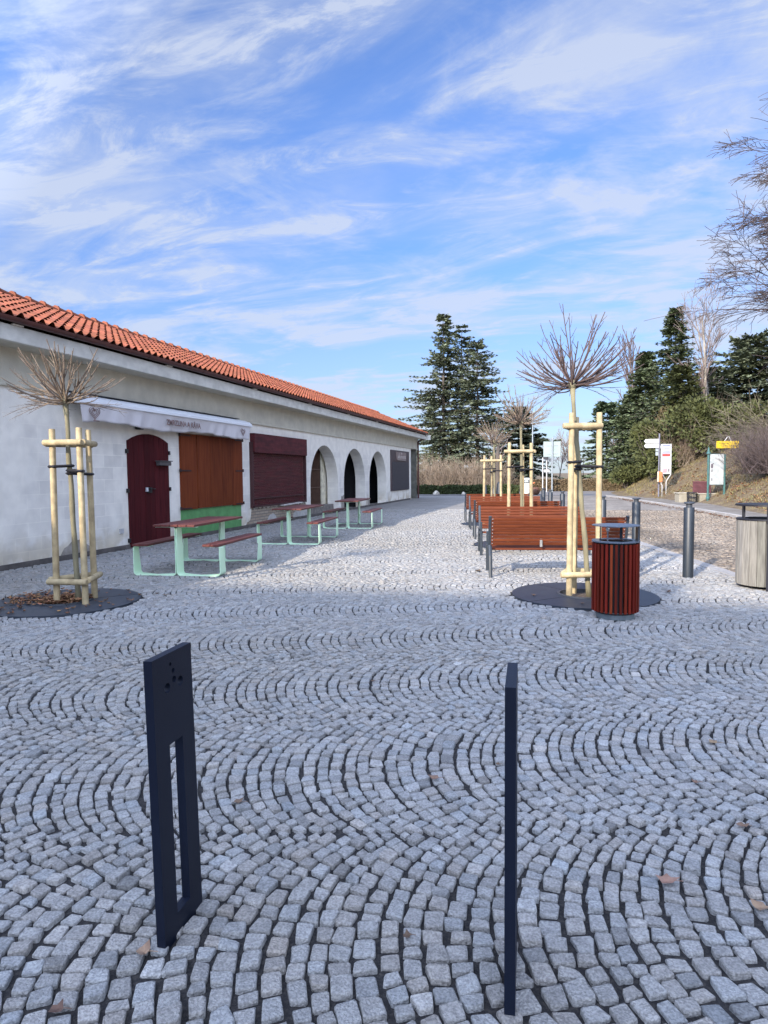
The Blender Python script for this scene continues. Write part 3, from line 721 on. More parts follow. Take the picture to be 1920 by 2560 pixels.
# unseen house added behind the photographer to shade the near paving
sb = empty('shade_house', (-13, -21.8, 0), label='unseen house added behind the viewpoint to shade the near paving and the bin', cat='building')
HB = 14.0; YB = 7.75 - HB / math.tan(SUN_EL) * cos(radians(20))
b = MB(); b.box((-13.0, YB, 5.4), (26, 9, 10.8)); obj('wall', b, mat('white_render_plain', (.6, .6, .6), .9), sb, world=True)
b = MB(); b.add([(-26.4, YB + 4.9, 10.6), (.4, YB + 4.9, 10.6), (.4, YB + .35, HB + .1), (-26.4, YB - .1, HB), (.4, YB - 4.9, 10.6), (-26.4, YB - 4.9, 10.6)], [(0, 1, 2, 3), (3, 2, 4, 5), (0, 3, 5), (1, 4, 2), (0, 5, 4, 1)])
wr = obj('roof', b, mat('clay_plain', (.42, .14, .06), .8), sb, world=True)
b = MB(); b.box((-10.02, YB, 14.0), (.60, .6, 1.35), bev=.02); obj('bin_shade_block', b, M_brick, wr, world=True)  # block added on the ridge to keep the slatted bin in shade

# ================================================================== STREET FURNITURE
M_blue = mat('bollard_navy', (.0045, .0085, .021), .5, (.0035, .0065, .017), 4, bump=.12, bscale=260, spec=.28)
def flat_bollard(loc, rz, label, tilt=0.0):
    H_, W_, T_ = .925, .235, .030
    def circ(cx, cy, r, n=18): return [(cx + r * cos(-2 * pi * i / n), cy + r * sin(-2 * pi * i / n)) for i in range(n)]
    hole = [(.078, .064), (.078, .628), (.157, .628), (.157, .064)]
    loops = [[(0, -.05), (W_, -.05), (W_, H_), (0, H_)], hole, circ(.080, .815, .017), circ(.158, .815, .017), circ(.122, .832, .0115), circ(.119, .862, .0085), circ(.104, .887, .0065)]
    b = MB(); b.plate(loops, T_, lambda a, c, t: (t - T_ / 2, a, c))
    o = obj('flat_bollard', b, M_blue, loc=None, label=label, cat='bollard', group='flat dark blue steel bollards')
    o.location = loc; o.rotation_euler = (0, tilt, rz)
    bv = o.modifiers.new('edge', 'BEVEL'); bv.width = .0018; bv.segments = 2; bv.limit_method = 'ANGLE'
    return o
flat_bollard((-1.226, 1.712, 0), radians(2.6), 'flat navy steel bollard with long slot and small round holes, showing its broad face', radians(-1.2))
flat_bollard((-.136, 1.735, 0), radians(2.9), 'flat navy steel bollard seen edge on, standing in front of the benches')

# round bollards along the road
M_grey = mat('bollard_grey', (.020, .028, .038), .45, (.015, .021, .029), 3, bump=.1, bscale=60)
bl = empty('road_bollard', (1.70, 9.985, 0), label='', cat='bollard')
b = MB(); b.lathe([(.071, -.12), (.071, .985), (.068, .99), (.052, .99)], n=28); post = smooth_angle(obj('post', b, M_grey, bl))
b = MB(); b.lathe([(.040, .985), (.040, 1.035), (.070, 1.045), (.070, 1.060), (.060, 1.068), (.0, 1.069)], n=28); smooth_angle(obj('cap', b, mat('cap_grey', (.05, .06, .075), .45), bl))
GB = 'grey round bollards along the kerb'
finish(bl, 'nearest grey round bollard, standing free between the brown bin and the weathered bin', 'bollard', GB)
for i, (x, y, z, lb) in enumerate([
        (1.228, 12.278, -.03, 'grey round bollard directly behind the right end of the front bench'),
        (.79, 14.6, -.08, 'grey round bollard half hidden by the right stake of the big young tree'),
        (.30, 16.9, -.10, 'grey round bollard just right of the big tree\'s leaning trunk base'),
        (-.06, 19.2, -.10, 'grey round bollard just left of the big tree\'s left stake'),
        (-.44, 21.5, -.12, 'grey round bollard at the foot of the tall sign pole'),
        (-.73, 23.8, -.12, 'grey round bollard left of the sign pole with a chain to its neighbour'),
        (-2.55, 24.5, -.05, 'small far grey bollard right of the third tree\'s stakes'),
        (-3.05, 26.0, -.05, 'small far grey bollard left of the third tree\'s stakes')]):
    copy_tree(bl, loc=(x, y, z), label=lb, cat='bollard', group=GB)

# benches ---------------------------------------------------------------
M_mah = mat('bench_wood', (.145, .038, .014), .65, (.09, .022, .009), 5, (.6, 6, 6), bump=.25, bscale=6, tone=True, spec=.15)
M_bm = mat('bench_metal', (.030, .039, .050), .45, (.023, .030, .040), 4)
LB = 1.92
def bench():
    """faces -Y (seat towards -Y), long axis X from 0 to LB, rear legs at y=.62, front at y=0"""
    t = empty('park_bench', (0, 0, 0)); r_ = random.Random(1)
    a = radians(17)
    b = MB()
    for i in range(8):
        zb = .47 + i * .052; d_ = (zb - .47) * math.tan(a); b.tone = r_.uniform(.85, 1.15)
        b.box((LB / 2, .46 + d_, zb), (LB - .02, .026, .0455), Matrix.Rotation(-a, 3, 'X'), .005)
    obj('backrest', b, M_mah, t)
    b = MB()
    for i in range(8):
        b.tone = r_.uniform(.85, 1.15); b.box((LB / 2, .03 + i * .052, .425 - .006 * i + (.0 if i else -.012)), (LB - .02, .042, .028), Matrix.Rotation(-.10, 3, 'X'), .005)
    obj('seat', b, M_mah, t)
    for x in (-.005, LB + .005):
        b = MB(); b.box((x, .0, .20), (.05, .045, .46), Matrix.Rotation(0, 3, 'X'), .008); b.box((x, .0, .50), (.035, .06, .22), None, .008); obj('leg', b, M_bm, t)
        b = MB(); b.tube([(x, .66, -.02), (x, .60, .30), (x, .50, .44)], [.026, .028, .03], 8); b.box((x, .46 + .055, .66), (.045, .03, .46), Matrix.Rotation(-a, 3, 'X'), .006); obj('leg', b, M_bm, t)
        b = MB(); b.box((x, .25, .40), (.04, .52, .05), Matrix.Rotation(-.10, 3, 'X'), .006); obj('side_frame', b, M_bm, t)
    for k in (0, 1):
      for i in range(8):
        b = MB(); zb = .47 + i * .052; b.tube([(.03 + k * (LB - .06), .472 + (zb - .47) * math.tan(a), zb), (.03 + k * (LB - .06), .478 + (zb - .47) * math.tan(a), zb)], .008, 6)
        obj('bolt', b, mat('bolt_steel', (.5, .5, .5), .35, metal=.8), t)
    b = MB(); b.box((LB * .62, .497, .475), (.035, .014, .10)); obj('centre_bracket', b, mat('bracket_zinc', (.32, .32, .31), .5, metal=.4), t)
    return t
b0 = bench(); RZ_ = radians(10.4)
GP = 'mahogany slatted benches in the row by the road'
def place(t, x, y, facing, lb):
    t['label'] = lb; t['category'] = 'bench'; t['group'] = GP
    if facing:  t.location = (x, y, 0); t.rotation_euler = (0, 0, RZ_)
    else:
        # turned round: its back looks at the camera; (x,y) is then the rear-left corner seen from the camera
        t.rotation_euler = (0, 0, RZ_ + pi)
        v = Matrix.Rotation(RZ_ + pi, 3, 'Z') @ Vector((LB, .62, 0)); t.location = (x - v.x, y - v.y, 0)
place(b0, -1.02, 9.37, False, 'front mahogany bench with its back turned, behind the brown slatted bin')
for x, y, fc, lb in ((-1.46, 11.86, True, 'mahogany bench facing the camera, second of the row'), (-1.958, 14.75, False, 'mahogany bench with dark red back, third of the row'),
                     (-2.42, 17.3, True, 'mahogany bench facing the camera, hidden behind the third bench'), (-2.93, 19.9, False, 'farthest mahogany bench, only its red end showing left of the third tree')):
    place(copy_tree(b0), x, y, fc, lb)

# picnic tables ---------------------------------------------------------
M_mint = mat('mint_steel', (.66, .90, .66), .5, (.60, .86, .61), 3, bump=.05)
M_tt = mat('table_wood', (.13, .043, .036), .5, (.085, .028, .025), 5, (6, .6, 6), bump=.25, bscale=6, tone=True, spec=.2)
def picnic():
    t = empty('picnic_table', (0, 0, 0)); Lt = 1.80; r_ = random.Random(5)
    def boards(x0, x1, n, z, L0, L1):
        b = MB(); wd = (x1 - x0) / n
        for i in range(n):
            b.tone = r_.uniform(.85, 1.15); b.box((x0 + (i + .5) * wd, (L0 + L1) / 2, z), (wd - .009, L1 - L0, .034), None, .005)
        return b
    obj('tabletop', boards(-.335, .335, 5, .757, -.06, Lt + .06), M_tt, t)
    for s_ in (-1, 1): obj('seat', boards(s_ * .56 - .13, s_ * .56 + .13, 2, .462, -.04, Lt + .04), M_tt, t)
    def strap(mb, path, th=.010):
        """path: list of (x,z,w) ; flat bar whose width lies along Y, centred on yc"""
        vs = []; fs = []; k = len(path)
        for i, (x, z_, w_, yc) in enumerate(path):
            x0, z0_ = path[max(i - 1, 0)][:2]; x1, z1_ = path[min(i + 1, k - 1)][:2]
            d_ = Vector((x1 - x0, z1_ - z0_)).normalized(); nn = Vector((-d_.y, d_.x)) * th / 2
            for sx_, sy in ((1, -1), (1, 1), (-1, 1), (-1, -1)): vs.append((x + nn.x * sx_, yc + sy * w_ / 2, z_ + nn.y * sx_))
        for i in range(k - 1):
            for j in range(4): fs.append((i * 4 + j, i * 4 + (j + 1) % 4, i * 4 + 4 + (j + 1) % 4, i * 4 + 4 + j))
        fs += [(0, 1, 2, 3), (4 * k - 1, 4 * k - 2, 4 * k - 3, 4 * k - 4)]; mb.add(vs, fs)
    def arc(cx, cz, r, a0, a1, w_, yc, n=5): return [(cx + r * cos(a0 + (a1 - a0) * i / n), cz + r * sin(a0 + (a1 - a0) * i / n), w_, yc) for i in range(n + 1)]
    for ye, sg in ((0.06, 1), (Lt - .06, -1)):
        for s_ in (-1, 1):
            b = MB(); r = .05; xo, xi = s_ * .69, s_ * .012; p = []
            yc = lambda w_: ye + sg * (w_ / 2 - .06)
            p.append((s_ * .45, .440, .15, yc(.15))); p.append((xo - s_ * .02, .440, .15, yc(.15))); p.append((xo, .425, .15, yc(.15)))
            p.append((xo, .25, .175, yc(.175)));
            a = arc(abs(xo) - r, r + .006, r, 0, -pi / 2, .21, yc(.21)); p += [(s_ * q[0], q[1], q[2], q[3]) for q in a]
            p.append((s_ * .35, .006, .09, yc(.09)))
            a = arc(abs(xi) + r, r + .006, r, -pi / 2, -pi, .21, yc(.21)); p += [(s_ * q[0], q[1], q[2], q[3]) for q in a]
            p.append((xi, .40, .20, yc(.20))); p.append((xi, .715, .16, yc(.16))); p.append((xi + s_ * .02, .734, .16, yc(.16))); p.append((s_ * .32, .734, .10, yc(.10)))
            strap(b, p); obj('leg_frame', b, M_mint, t)
    b = MB(); b.box((0, Lt / 2, .722), (.05, Lt - .2, .025)); obj('beam', b, M_mint, t)
    b = MB(); b.box((.03, Lt - .10, .28), (.03, .09, .07)); obj('joint_plate', b, M_mint, t)
    return t
pt = picnic(); PG = 'mint green picnic tables along the facade'; RT = radians(6.5)
pt.location = (-5.60, 8.46, 0); pt.rotation_euler = (0, 0, RT); finish(pt, 'nearest mint green picnic table, in front of the wooden shutter', 'picnic table', PG)
copy_tree(pt, loc=(-5.74, 12.84, 0), rz=RT, label='middle mint green picnic table, in front of the maroon roller shutter', cat='picnic table', group=PG)
copy_tree(pt, loc=(-5.79, 16.95, 0), rz=RT, label='farthest mint green picnic table, in front of the arches', cat='picnic table', group=PG)

# brown slatted bin ------------------------------------------------------
bn = empty('litter_bin', (.512, 7.06, 0), radians(-8), label='round bin clad in dark red vertical slats with flat steel lid and ashtray', cat='litter bin')
M_slat = mat('bin_slat', (.145, .015, .008), .6, (.09, .010, .006), 6, (4, 4, .5), bump=.2, bscale=10, tone=True, spec=.12)
b = MB(); r_ = random.Random(8); n_ = 30
for i in range(n_):
    a = 2 * pi * i / n_; b.tone = (lambda q: (q, q * r_.uniform(.85, 1.25), q))(r_.uniform(.75, 1.3))
    if i == 22: b.tone = (1.5, 2.6, 1.6)
    b.box((.222 * cos(a), .222 * sin(a), .42), (.024, .026, .70), Matrix.Rotation(a, 3, 'Z'), .003)
obj('slats', b, M_slat, bn)
b = MB(); b.lathe([(.195, .05), (.195, .78), (.18, .78), (.18, .08)], n=40); smooth_angle(obj('liner', b, mat('bin_liner_black', (.008, .008, .010), .6), bn))
b = MB(); b.lathe([(.19, .0), (.19, .055), (.20, .075)], n=40); smooth_angle(obj('base', b, mat('bin_base', (.09, .11, .125), .5, (.14, .17, .18), 9), bn))
M_steel = mat('bin_steel', (.13, .155, .20), .38, (.10, .125, .165), 3, metal=.3)
b = MB(); b.ringplate((0, 0, 0), .165, .238, .785, .797, 48); obj('top_ring', b, M_steel, bn)
b = MB(); b.ringplate((0, 0, 0), .001, .236, .948, .956, 48); obj('lid', b, M_steel, bn)
b = MB(); b.box((-.158, .06, .87), (.008, .045, .16)); b.box((.205, .03, .87), (.008, .11, .16), Matrix.Rotation(.3, 3, 'Z')); b.box((.04, .20, .87), (.03, .008, .16)); obj('lid_support', b, mat('support_dark', (.045, .06, .09), .4), bn)
b = MB(); b.tube([(-.065, -.175, .79), (-.065, -.175, .93)], .0065, 8); as_ = obj('ashtray_stem', b, mat('stem_grey', (.10, .11, .13), .4), bn)
b = MB(); b.lathe([(0, -.012), (.018, -.010), (.020, 0), (.018, .010), (.0, .012)], (0, 0, 0), 18); bb = MB()
bb.add([(x - .065, z_ - .178, y_ + .925) for x, y_, z_ in b.v], b.f); obj('ashtray_knob', bb, mat('chrome', (.8, .8, .8), .12, metal=1.0), as_)

# weathered wooden bin (at the right edge of the picture) -----------------
wb = empty('wooden_bin', (2.49, 9.33, 0), radians(-2), label='weathered grey wooden bin with black steel post and flat roof, at the road side', cat='litter bin')
b = MB(); r_ = random.Random(4); n_ = 22
for i in range(n_):
    a = 2 * pi * (i + .35) / n_; q = r_.uniform(.62, 1.25); b.tone = (q, q * r_.uniform(.97, 1.02), q * r_.uniform(.93, 1.0))
    b.box((.315 * cos(a), .315 * sin(a), .455), (.022, .088, .83), Matrix.Rotation(a, 3, 'Z'), .004)
obj('cladding', b, mat('weathered_wood', (.23, .218, .197), .85, (.13, .122, .11), 5, (9, 9, .7), bump=.5, bscale=9, tone=True), wb)
M_black = mat('bin_black', (.010, .011, .018), .42, (.016, .016, .022), 5)
b = MB(); b.ringplate((0, 0, 0), .24, .335, .872, .890, 40); obj('top_ring', b, M_black, wb)
b = MB(); b.lathe([(.30, .04), (.30, .87)], n=32); obj('liner', b, mat('bin_liner_black', (.01, .01, .01)), wb)
b = MB(); b.ringplate((0, 0, 0), .001, .345, 1.052, 1.075, 40); obj('roof', b, M_black, wb)
b = MB(); b.box((.0, -.335, .53), (.10, .022, 1.06)); b.box((.0, -.335, .95), (.115, .028, .22)); obj('post', b, M_black, wb)
b = MB(); b.box((-.235, .07, .97), (.02, .10, .17)); b.box((.235, .07, .97), (.02, .10, .17)); obj('roof_support', b, M_black, wb)

# ------------------------------------------------------------------ young staked trees
M_bark_y = mat('young_bark', (.24, .215, .13), .9, (.14, .125, .08), 9, (1, 1, .35), bump=.6, bscale=20, tone=True)
M_shoot = mat('shoot_bark', (.068, .043, .042), .8, (.11, .075, .062), 6, tone=True)
M_shoot_l = mat('shoot_bark_light', (.24, .185, .13), .85, (.14, .10, .075), 6, tone=True)
M_stake = mat('stake_pine', (.43, .35, .205), .8, (.33, .255, .14), 5, (2, 2, .35), bump=.5, bscale=14, tone=True, speck=(11, .16))
M_tape = mat('black_strap', (.010, .009, .012), .6)
def globe_crown(mb, g, rx, zup, seed, n=75, low=.55, droop=10, tw=1.0):
    r_ = random.Random(seed)
    g = Vector(g)
    def shoot(p0, d, L_, r0, up_, lv):
        pts = []; rad = []; k = 7; p = Vector(p0); dd_ = Vector(d).normalized(); side = []
        for i in range(k + 1):
            pts.append(p.copy()); rad.append(r0 * (1 - .58 * i / k))
            if i < k:
                side.append((p.copy(), dd_.copy()))
                dd_ = (dd_ + Vector((0, 0, 1)) * up_ / k + Vector((r_.gauss(0, .05), r_.gauss(0, .05), r_.gauss(0, .04)))).normalized(); p = p + dd_ * (L_ / k)
        mb.tone = r_.uniform(.75, 1.2); mb.tube(pts, rad, 5 if lv == 0 else 4, cap=False)
        if lv == 0 and r_.random() < .6:
            q, dq = side[r_.choice((2, 3))]; shoot(q, dq + Vector((r_.gauss(0, .33), r_.gauss(0, .33), r_.gauss(.05, .25))), L_ * r_.uniform(.35, .6), r0 * .8, up_ * .4, 1)
        if lv < 1 or (lv < 2 and L_ > .14):
            for i in range(2 if lv else 3, k):
                if r_.random() < (.95 if lv == 0 else .4):
                    q, dq = side[i] if i < len(side) else (pts[i], dd_)
                    ax = Vector((r_.gauss(0, 1), r_.gauss(0, 1), r_.gauss(0, 1))).normalized(); nd = (dq + ax * .75).normalized()
                    shoot(q, nd, L_ * r_.uniform(.06, .20) * tw, rad[min(i, k)] * .75, .35, lv + 1)
    for i in range(n):
        az = r_.uniform(0, 2 * pi); ph = math.acos(r_.uniform(-.20, .97))                      # angle from the vertical
        d = Vector((sin(ph) * cos(az), sin(ph) * sin(az), cos(ph)))
        L_ = (zup * cos(min(ph, pi / 2)) ** 2 + rx * 1.12 * sin(ph) ** 2) * r_.uniform(.72, 1.08)
        shoot(g + d * .03 + Vector((0, 0, r_.uniform(-.05, .05))), d, L_, r_.uniform(.0075, .0120), .60 * sin(ph) ** 1.4 + .02, 0)
    for i in range(droop):
        az = r_.uniform(0, 2 * pi); d = Vector((cos(az), sin(az), -.12)).normalized()
        shoot(g + d * .03, d, rx * r_.uniform(.7, 1.05), .0045, r_.uniform(-.5, .25), 0)
def young_tree(name_loc, base, gz, off, rx, zup, seed, stakes, hs, label, tree_mat, n=75, low=.28, strap=1.6, groups='young trees tied to pine stakes', straps=None, lowrail=True):
    bx, by = base
    t = empty('young_tree', (bx, by, 0), label=label, cat='tree', group=groups)
    r_ = random.Random(seed); b = MB(); pts = []; rad = []
    for i in range(15):
        u = i / 14; wob = .0045 * sin(u * 17 + seed)
        pts.append((off[0] * u + wob, off[1] * u + .006 * sin(u * 23), gz * u - .03)); rad.append((.033 - .009 * u) * (1.14 if i in (4, 7, 10) else 1) * (1.25 if i == 0 else 1))
    rad[-1] = .034; b.tube(pts, rad, 10); b.lathe([(0, -.05), (.045, -.02), (.058, .02), (.03, .07), (0, .08)], (off[0], off[1], gz), 10)
    b.tone = .9; obj('trunk', b, M_bark_y, t, smooth=True)
    b = MB(); globe_crown(b, (off[0], off[1], gz + .01), rx, zup, seed, n); obj('crown', b, tree_mat, t, recalc=False, smooth=True)
    # the stakes are a frame of their own
    s = empty('tree_stakes', (bx, by, 0), label=('pine stakes around the ' + label) if 'young tree' in label else 'pine stake frame', cat='tree stakes', group='pine stake frames holding the young trees')
    P = [Vector((x - bx, y - by, 0)) for x, y in stakes]
    tops = []
    for i, p in enumerate(P):
        b = MB(); b.tone = r_.uniform(.9, 1.08); tp = p * .93 + Vector((0, 0, hs * r_.uniform(.985, 1.01))); tops.append(tp)
        b.tube([p + Vector((0, 0, -.05)), p.lerp(tp, .3), p.lerp(tp, .65), tp - Vector((0, 0, .008)), tp], [.037, .036, .035, .034, .031], 14); obj('stake', b, M_stake, s, smooth=False); smooth_angle(bpy.data.objects[s.name] and [o for o in COL.objects if o.parent == s][-1], 50)
    k = len(P)
    for z_ in ([low, hs * .925] if lowrail else [hs * .925]):
        for i in range(k):
            if k == 3 and i == 2 and z_ == low: pass
            a, c = P[i] * (1 - .07 * z_ / hs), P[(i + 1) % k] * (1 - .07 * z_ / hs); d = (c - a).normalized()
            cen = (a + c) / 2; o_ = cen.normalized() * .0 + Vector((0, 0, z_ + r_.uniform(-.01, .01) + (.0 if i % 2 else .0)))
            outw = Vector((cen.x, cen.y, 0)); outw = outw.normalized() * .055 if outw.length > .01 else Vector((0, 0, 0))
            b = MB(); b.tone = r_.uniform(.92, 1.1); b.tube([a - d * .07 + outw + o_, a - d * .06 + outw + o_, c + d * .06 + outw + o_, c + d * .07 + outw + o_], [.030, .036, .036, .030], 12); obj('rail', b, M_stake, s, smooth=False); smooth_angle([o for o in COL.objects if o.parent == s][-1], 50)
    u = strap / gz; tc_ = Vector((off[0] * u, off[1] * u, 0))
    for i, p in enumerate(P):
        zz_ = strap - .035 * i + (.02 if i == 0 else 0); q = p * (1 - .07 * zz_ / hs); b = MB(); d = (tc_ - q); d.normalize(); pr = Vector((-d.y, d.x, 0))
        for sgn in (-1, 1):
            a = q - d * .045 + pr * .0 * sgn; b.tube([q - d * .047 + Vector((0, 0, zz_)), q + pr * sgn * .043 + Vector((0, 0, zz_)), tc_ + pr * sgn * .036 + Vector((0, 0, zz_ + .01)), tc_ + d * .042 + Vector((0, 0, zz_ + .01))], .017, 4)
        obj('strap', b, M_tape, s, recalc=True)
    return t
young_tree('', (.30, 8.22), 2.55, (-.22, .08), .74, .88, 3, [(.06, 8.07), (.40, 8.18), (.12, 8.42)], 2.21, 'tall young tree with purple brown crown behind the slatted bin', M_shoot, n=50)
young_tree('', (-5.60, 6.42), 2.38, (-.08, .0), .66, .62, 5, [(-5.775, 6.27), (-5.415, 6.32), (-5.575, 6.67)], 2.05, 'young tree with spreading pale crown before the white wall', M_shoot_l, n=42, strap=1.6)
young_tree('', (-.86, 13.80), 2.52, (-.02, .0), .66, .78, 8, [(-1.13, 13.72), (-.66, 13.80), (-.86, 14.05)], 2.11, 'second young tree in the bench row with tan bare crown', M_shoot_l, n=48)
young_tree('', (-1.98, 19.3), 2.40, (-.03, .0), .60, .74, 13, [(-2.30, 19.2), (-1.80, 19.3), (-2.12, 19.6)], 2.02, 'third and farthest young tree of the bench row', M_shoot_l, n=48)

# ================================================================== TREES BEHIND
def fol(name, c, c2, sc=1.0): 
    mm = mat(name, c, .75, c2, sc, tone=True, spec=.25)
    mm.node_tree.nodes['Principled BSDF'].inputs['Subsurface Weight'].default_value = 0
    return mm
M_fir = fol('fir_needles', (.155, .175, .105), (.10, .12, .078), .8)
M_pine = fol('pine_needles', (.155, .195, .110), (.10, .135, .085), .8)
M_spruce = fol('spruce_needles', (.125, .155, .075), (.080, .100, .055), .8)
M_yew = fol('yew_leaves', (.092, .102, .034), (.055, .064, .026), .9)
M_bark = mat('rough_bark', (.105, .085, .068), .95, (.06, .05, .042), 4, (1, 1, .3), bump=.6)
M_birch = mat('pale_bark', (.36, .33, .28), .9, (.16, .14, .12), 3, (1, 1, .4), bump=.3)
M_twig = mat('bare_twig', (.13, .10, .095), .9, (.19, .15, .13), 1, tone=True)
M_twig_p = mat('purple_twig', (.062, .046, .048), .9, (.095, .072, .066), 1, tone=True)
M_twig_t = mat('tan_twig', (.165, .12, .088), .9, (.21, .17, .125), 1, tone=True)
def conifer(name, base, h, R, seed, label, m=M_fir, z0=.12, whorl=.42, per=5, dens=1.0, shape=.85, droop=.15, lift=.0, leaf=.30, lean=0, group=None, cat='tree', trunkr=None, ragged=.35, flat=.35):
    r_ = random.Random(seed); bx, by, bz = base
    t = empty(name, base, label=label, cat=cat, group=group)
    b = MB(); tr = trunkr or h * .016
    pts = [(lean * (i / 8) ** 2 + .04 * sin(i * 2 + seed), .03 * cos(i * 3 + seed), h * .985 * i / 8 - .3) for i in range(9)]
    b.tube(pts, [tr * (1 - .93 * i / 8) for i in range(9)], 8)
    cb = MB(); z_ = h * z0; leafV = []; leafF = []
    while z_ < h * .985:
        u = z_ / h; Lr = R * max(.035, (1 - u)) ** shape * (1.0 if u > z0 + .12 else .55 + .45 * (u - z0) / .12)
        # slow, irregular swelling of the outline
        for k in range(per):
            az = r_.uniform(0, 2 * pi); L_ = Lr * r_.uniform(1 - ragged, 1 + ragged * .5) * (1 + .18 * sin(az * 2 + seed + z_ * .6))
            if r_.random() < .08: L_ *= 1.25
            if L_ < .12: L_ = .12
            p = Vector((lean * u * u, 0, z_)); d = Vector((cos(az), sin(az), lift + .45 * (u - .45) + r_.gauss(0, .08))).normalized()
            n_ = max(3, int(L_ / .38)); pts = [p.copy()]; 
            for i in range(n_):
                d = (d + Vector((0, 0, -droop / n_ * (1 if i < n_ * .6 else -1.2)))).normalized(); p = p + d * (L_ / n_); pts.append(p.copy())
            b.tube(pts, [max(.008, tr * .22 * (1 - u * .7)) * (1 - .8 * i / n_) for i in range(n_ + 1)], 4, cap=False)
            br = r_.uniform(.70, 1.28)
            for i in range(1, n_ + 1):
                q = pts[i]; f_ = i / n_
                if f_ < .15 and L_ > 1.5: continue
                cnt = max(3, int(13 * dens * (1.1 - .3 * f_)))
                side = Vector((-d.y, d.x, 0)).normalized()
                for j in range(cnt):
                    sd_ = r_.choice((-1, 1)); ln = leaf * r_.uniform(.45, 1.15) * (1.15 - .35 * f_)
                    c_ = q + side * sd_ * r_.uniform(0, .30) * (1.1 - f_) * min(1.6, L_ * .5) + Vector((r_.gauss(0, .05), r_.gauss(0, .05), r_.gauss(0, .05)))
                    dr_ = (d * r_.uniform(.3, 1) + side * sd_ * r_.uniform(.2, 1) + Vector((0, 0, r_.uniform(-flat, flat * .9)))).normalized()
                    wv = dr_.cross(Vector((r_.gauss(0, .5), r_.gauss(0, .5), 1))).normalized() * ln * r_.uniform(.18, .32)
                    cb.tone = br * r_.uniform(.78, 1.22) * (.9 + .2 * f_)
                    e_ = c_ + dr_ * ln
                    cb.add([c_, c_ + dr_ * ln * .45 + wv, e_, c_ + dr_ * ln * .45 - wv], [(0, 1, 2, 3)])
        z_ += whorl * r_.uniform(.6, 1.4) * (1 - .35 * u)
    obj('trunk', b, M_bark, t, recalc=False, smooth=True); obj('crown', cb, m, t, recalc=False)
    return t
def gz(x, y): return hill(x, y) - .05
GC = 'tall dark conifers behind the end of the building'
conifer('fir_tree', (-11.3, 62.2, -.05), 16.9, 6.3, 21, 'tallest fir behind the roof end, leftmost of the conifer group', M_fir, z0=.08, whorl=.42, per=6, dens=1.25, group=GC, leaf=.40, shape=.82, ragged=.42)
conifer('fir_tree', (-10.2, 66.6, -.05), 16.7, 4.6, 22, 'middle fir with dark bare trunk showing through the gap', M_fir, z0=.12, whorl=.55, per=5, dens=1.05, group=GC, leaf=.40, shape=.7, ragged=.5, flat=.2)
conifer('fir_tree', (-7.9, 61.0, -.05), 14.1, 5.0, 23, 'right fir of the conifer group, rising above the third young tree', M_fir, z0=.08, whorl=.44, per=6, dens=1.2, group=GC, leaf=.40, shape=.62, ragged=.45)
conifer('fir_tree', (-13.5, 68, -.05), 9.5, 2.6, 24, 'low fir just above the far end of the roof', M_fir, z0=.06, whorl=.5, per=5, dens=1.1, group=GC, leaf=.42)
conifer('cedar_tree', (-4.9, 72.5, -.05), 8.8, 4.0, 25, 'dark spreading cedar behind the second young tree\'s stakes', M_fir, z0=.06, whorl=.45, per=9, dens=1.7, leaf=.55, shape=.55, flat=.15, ragged=.4)
conifer('pine_tree', (4.0, 69.0, -.05), 8.7, 3.5, 26, 'layered pine beyond the road, right of the big young tree\'s stake', M_pine, z0=.12, whorl=.42, per=10, dens=2.0, leaf=.42, shape=.50, flat=.18, ragged=.45, lift=.05)
conifer('pine_tree', (6.0, 72, -.05), 5.4, 1.8, 27, 'small thin pine between the layered pine and the slope', M_pine, z0=.30, whorl=.7, per=4, dens=1.0, leaf=.42, shape=.5, flat=.18)
conifer('pine_tree', (1.9, 73, -.05), 4.4, 2.3, 28, 'low wide pine left of the layered pine', M_pine, z0=.25, whorl=.8, per=5, dens=.9, leaf=.42, shape=.35, flat=.15)
GS = 'dense evergreens on the slope'
conifer('spruce_tree', (7.35, 49.5, gz(7.35, 49.5)), 13.0 - gz(7.35, 49.5), 3.6, 31, 'highest spruce on the slope with narrow ragged top', M_spruce, z0=.04, whorl=.30, per=7, dens=1.4, group=GS, leaf=.32, shape=.78, ragged=.4)
conifer('spruce_tree', (5.95, 53.8, gz(5.95, 53.8)), 10.6 - gz(5.95, 53.8), 3.0, 32, 'spruce with two ragged tips left of the highest spruce', M_spruce, z0=.03, whorl=.30, per=9, dens=1.6, group=GS, leaf=.40, shape=.6, ragged=.4)
conifer('spruce_tree', (4.9, 55.6, gz(4.9, 55.6)), 7.6 - gz(4.9, 55.6), 2.2, 33, 'leftmost spruce of the slope, next to the open sky', M_spruce, z0=.02, whorl=.28, per=9, dens=1.6, group=GS, leaf=.38, shape=.6, ragged=.5)
conifer('spruce_tree', (7.4, 46.6, gz(7.4, 46.6)), 6.2, 2.9, 34, 'rounded olive spruce at the foot of the highest spruce', M_yew, z0=.02, whorl=.26, per=7, dens=1.3, group=GS, leaf=.30, shape=.5, ragged=.35)
conifer('spruce_tree', (13.7, 56.2, gz(13.7, 56.2)), 11.7 - gz(13.7, 56.2), 4.0, 35, 'dark broad evergreen at the right edge behind the bare branches', M_fir, z0=.02, whorl=.34, per=9, dens=1.7, group=GS, leaf=.46, shape=.42, ragged=.3)
conifer('spruce_tree', (10.9, 55.5, gz(10.9, 55.5)), 9.5 - gz(10.9, 55.5), 3.2, 36, 'dark evergreen behind the birch', M_fir, z0=.02, whorl=.36, per=8, dens=1.5, group=GS, leaf=.46, shape=.45, ragged=.4)
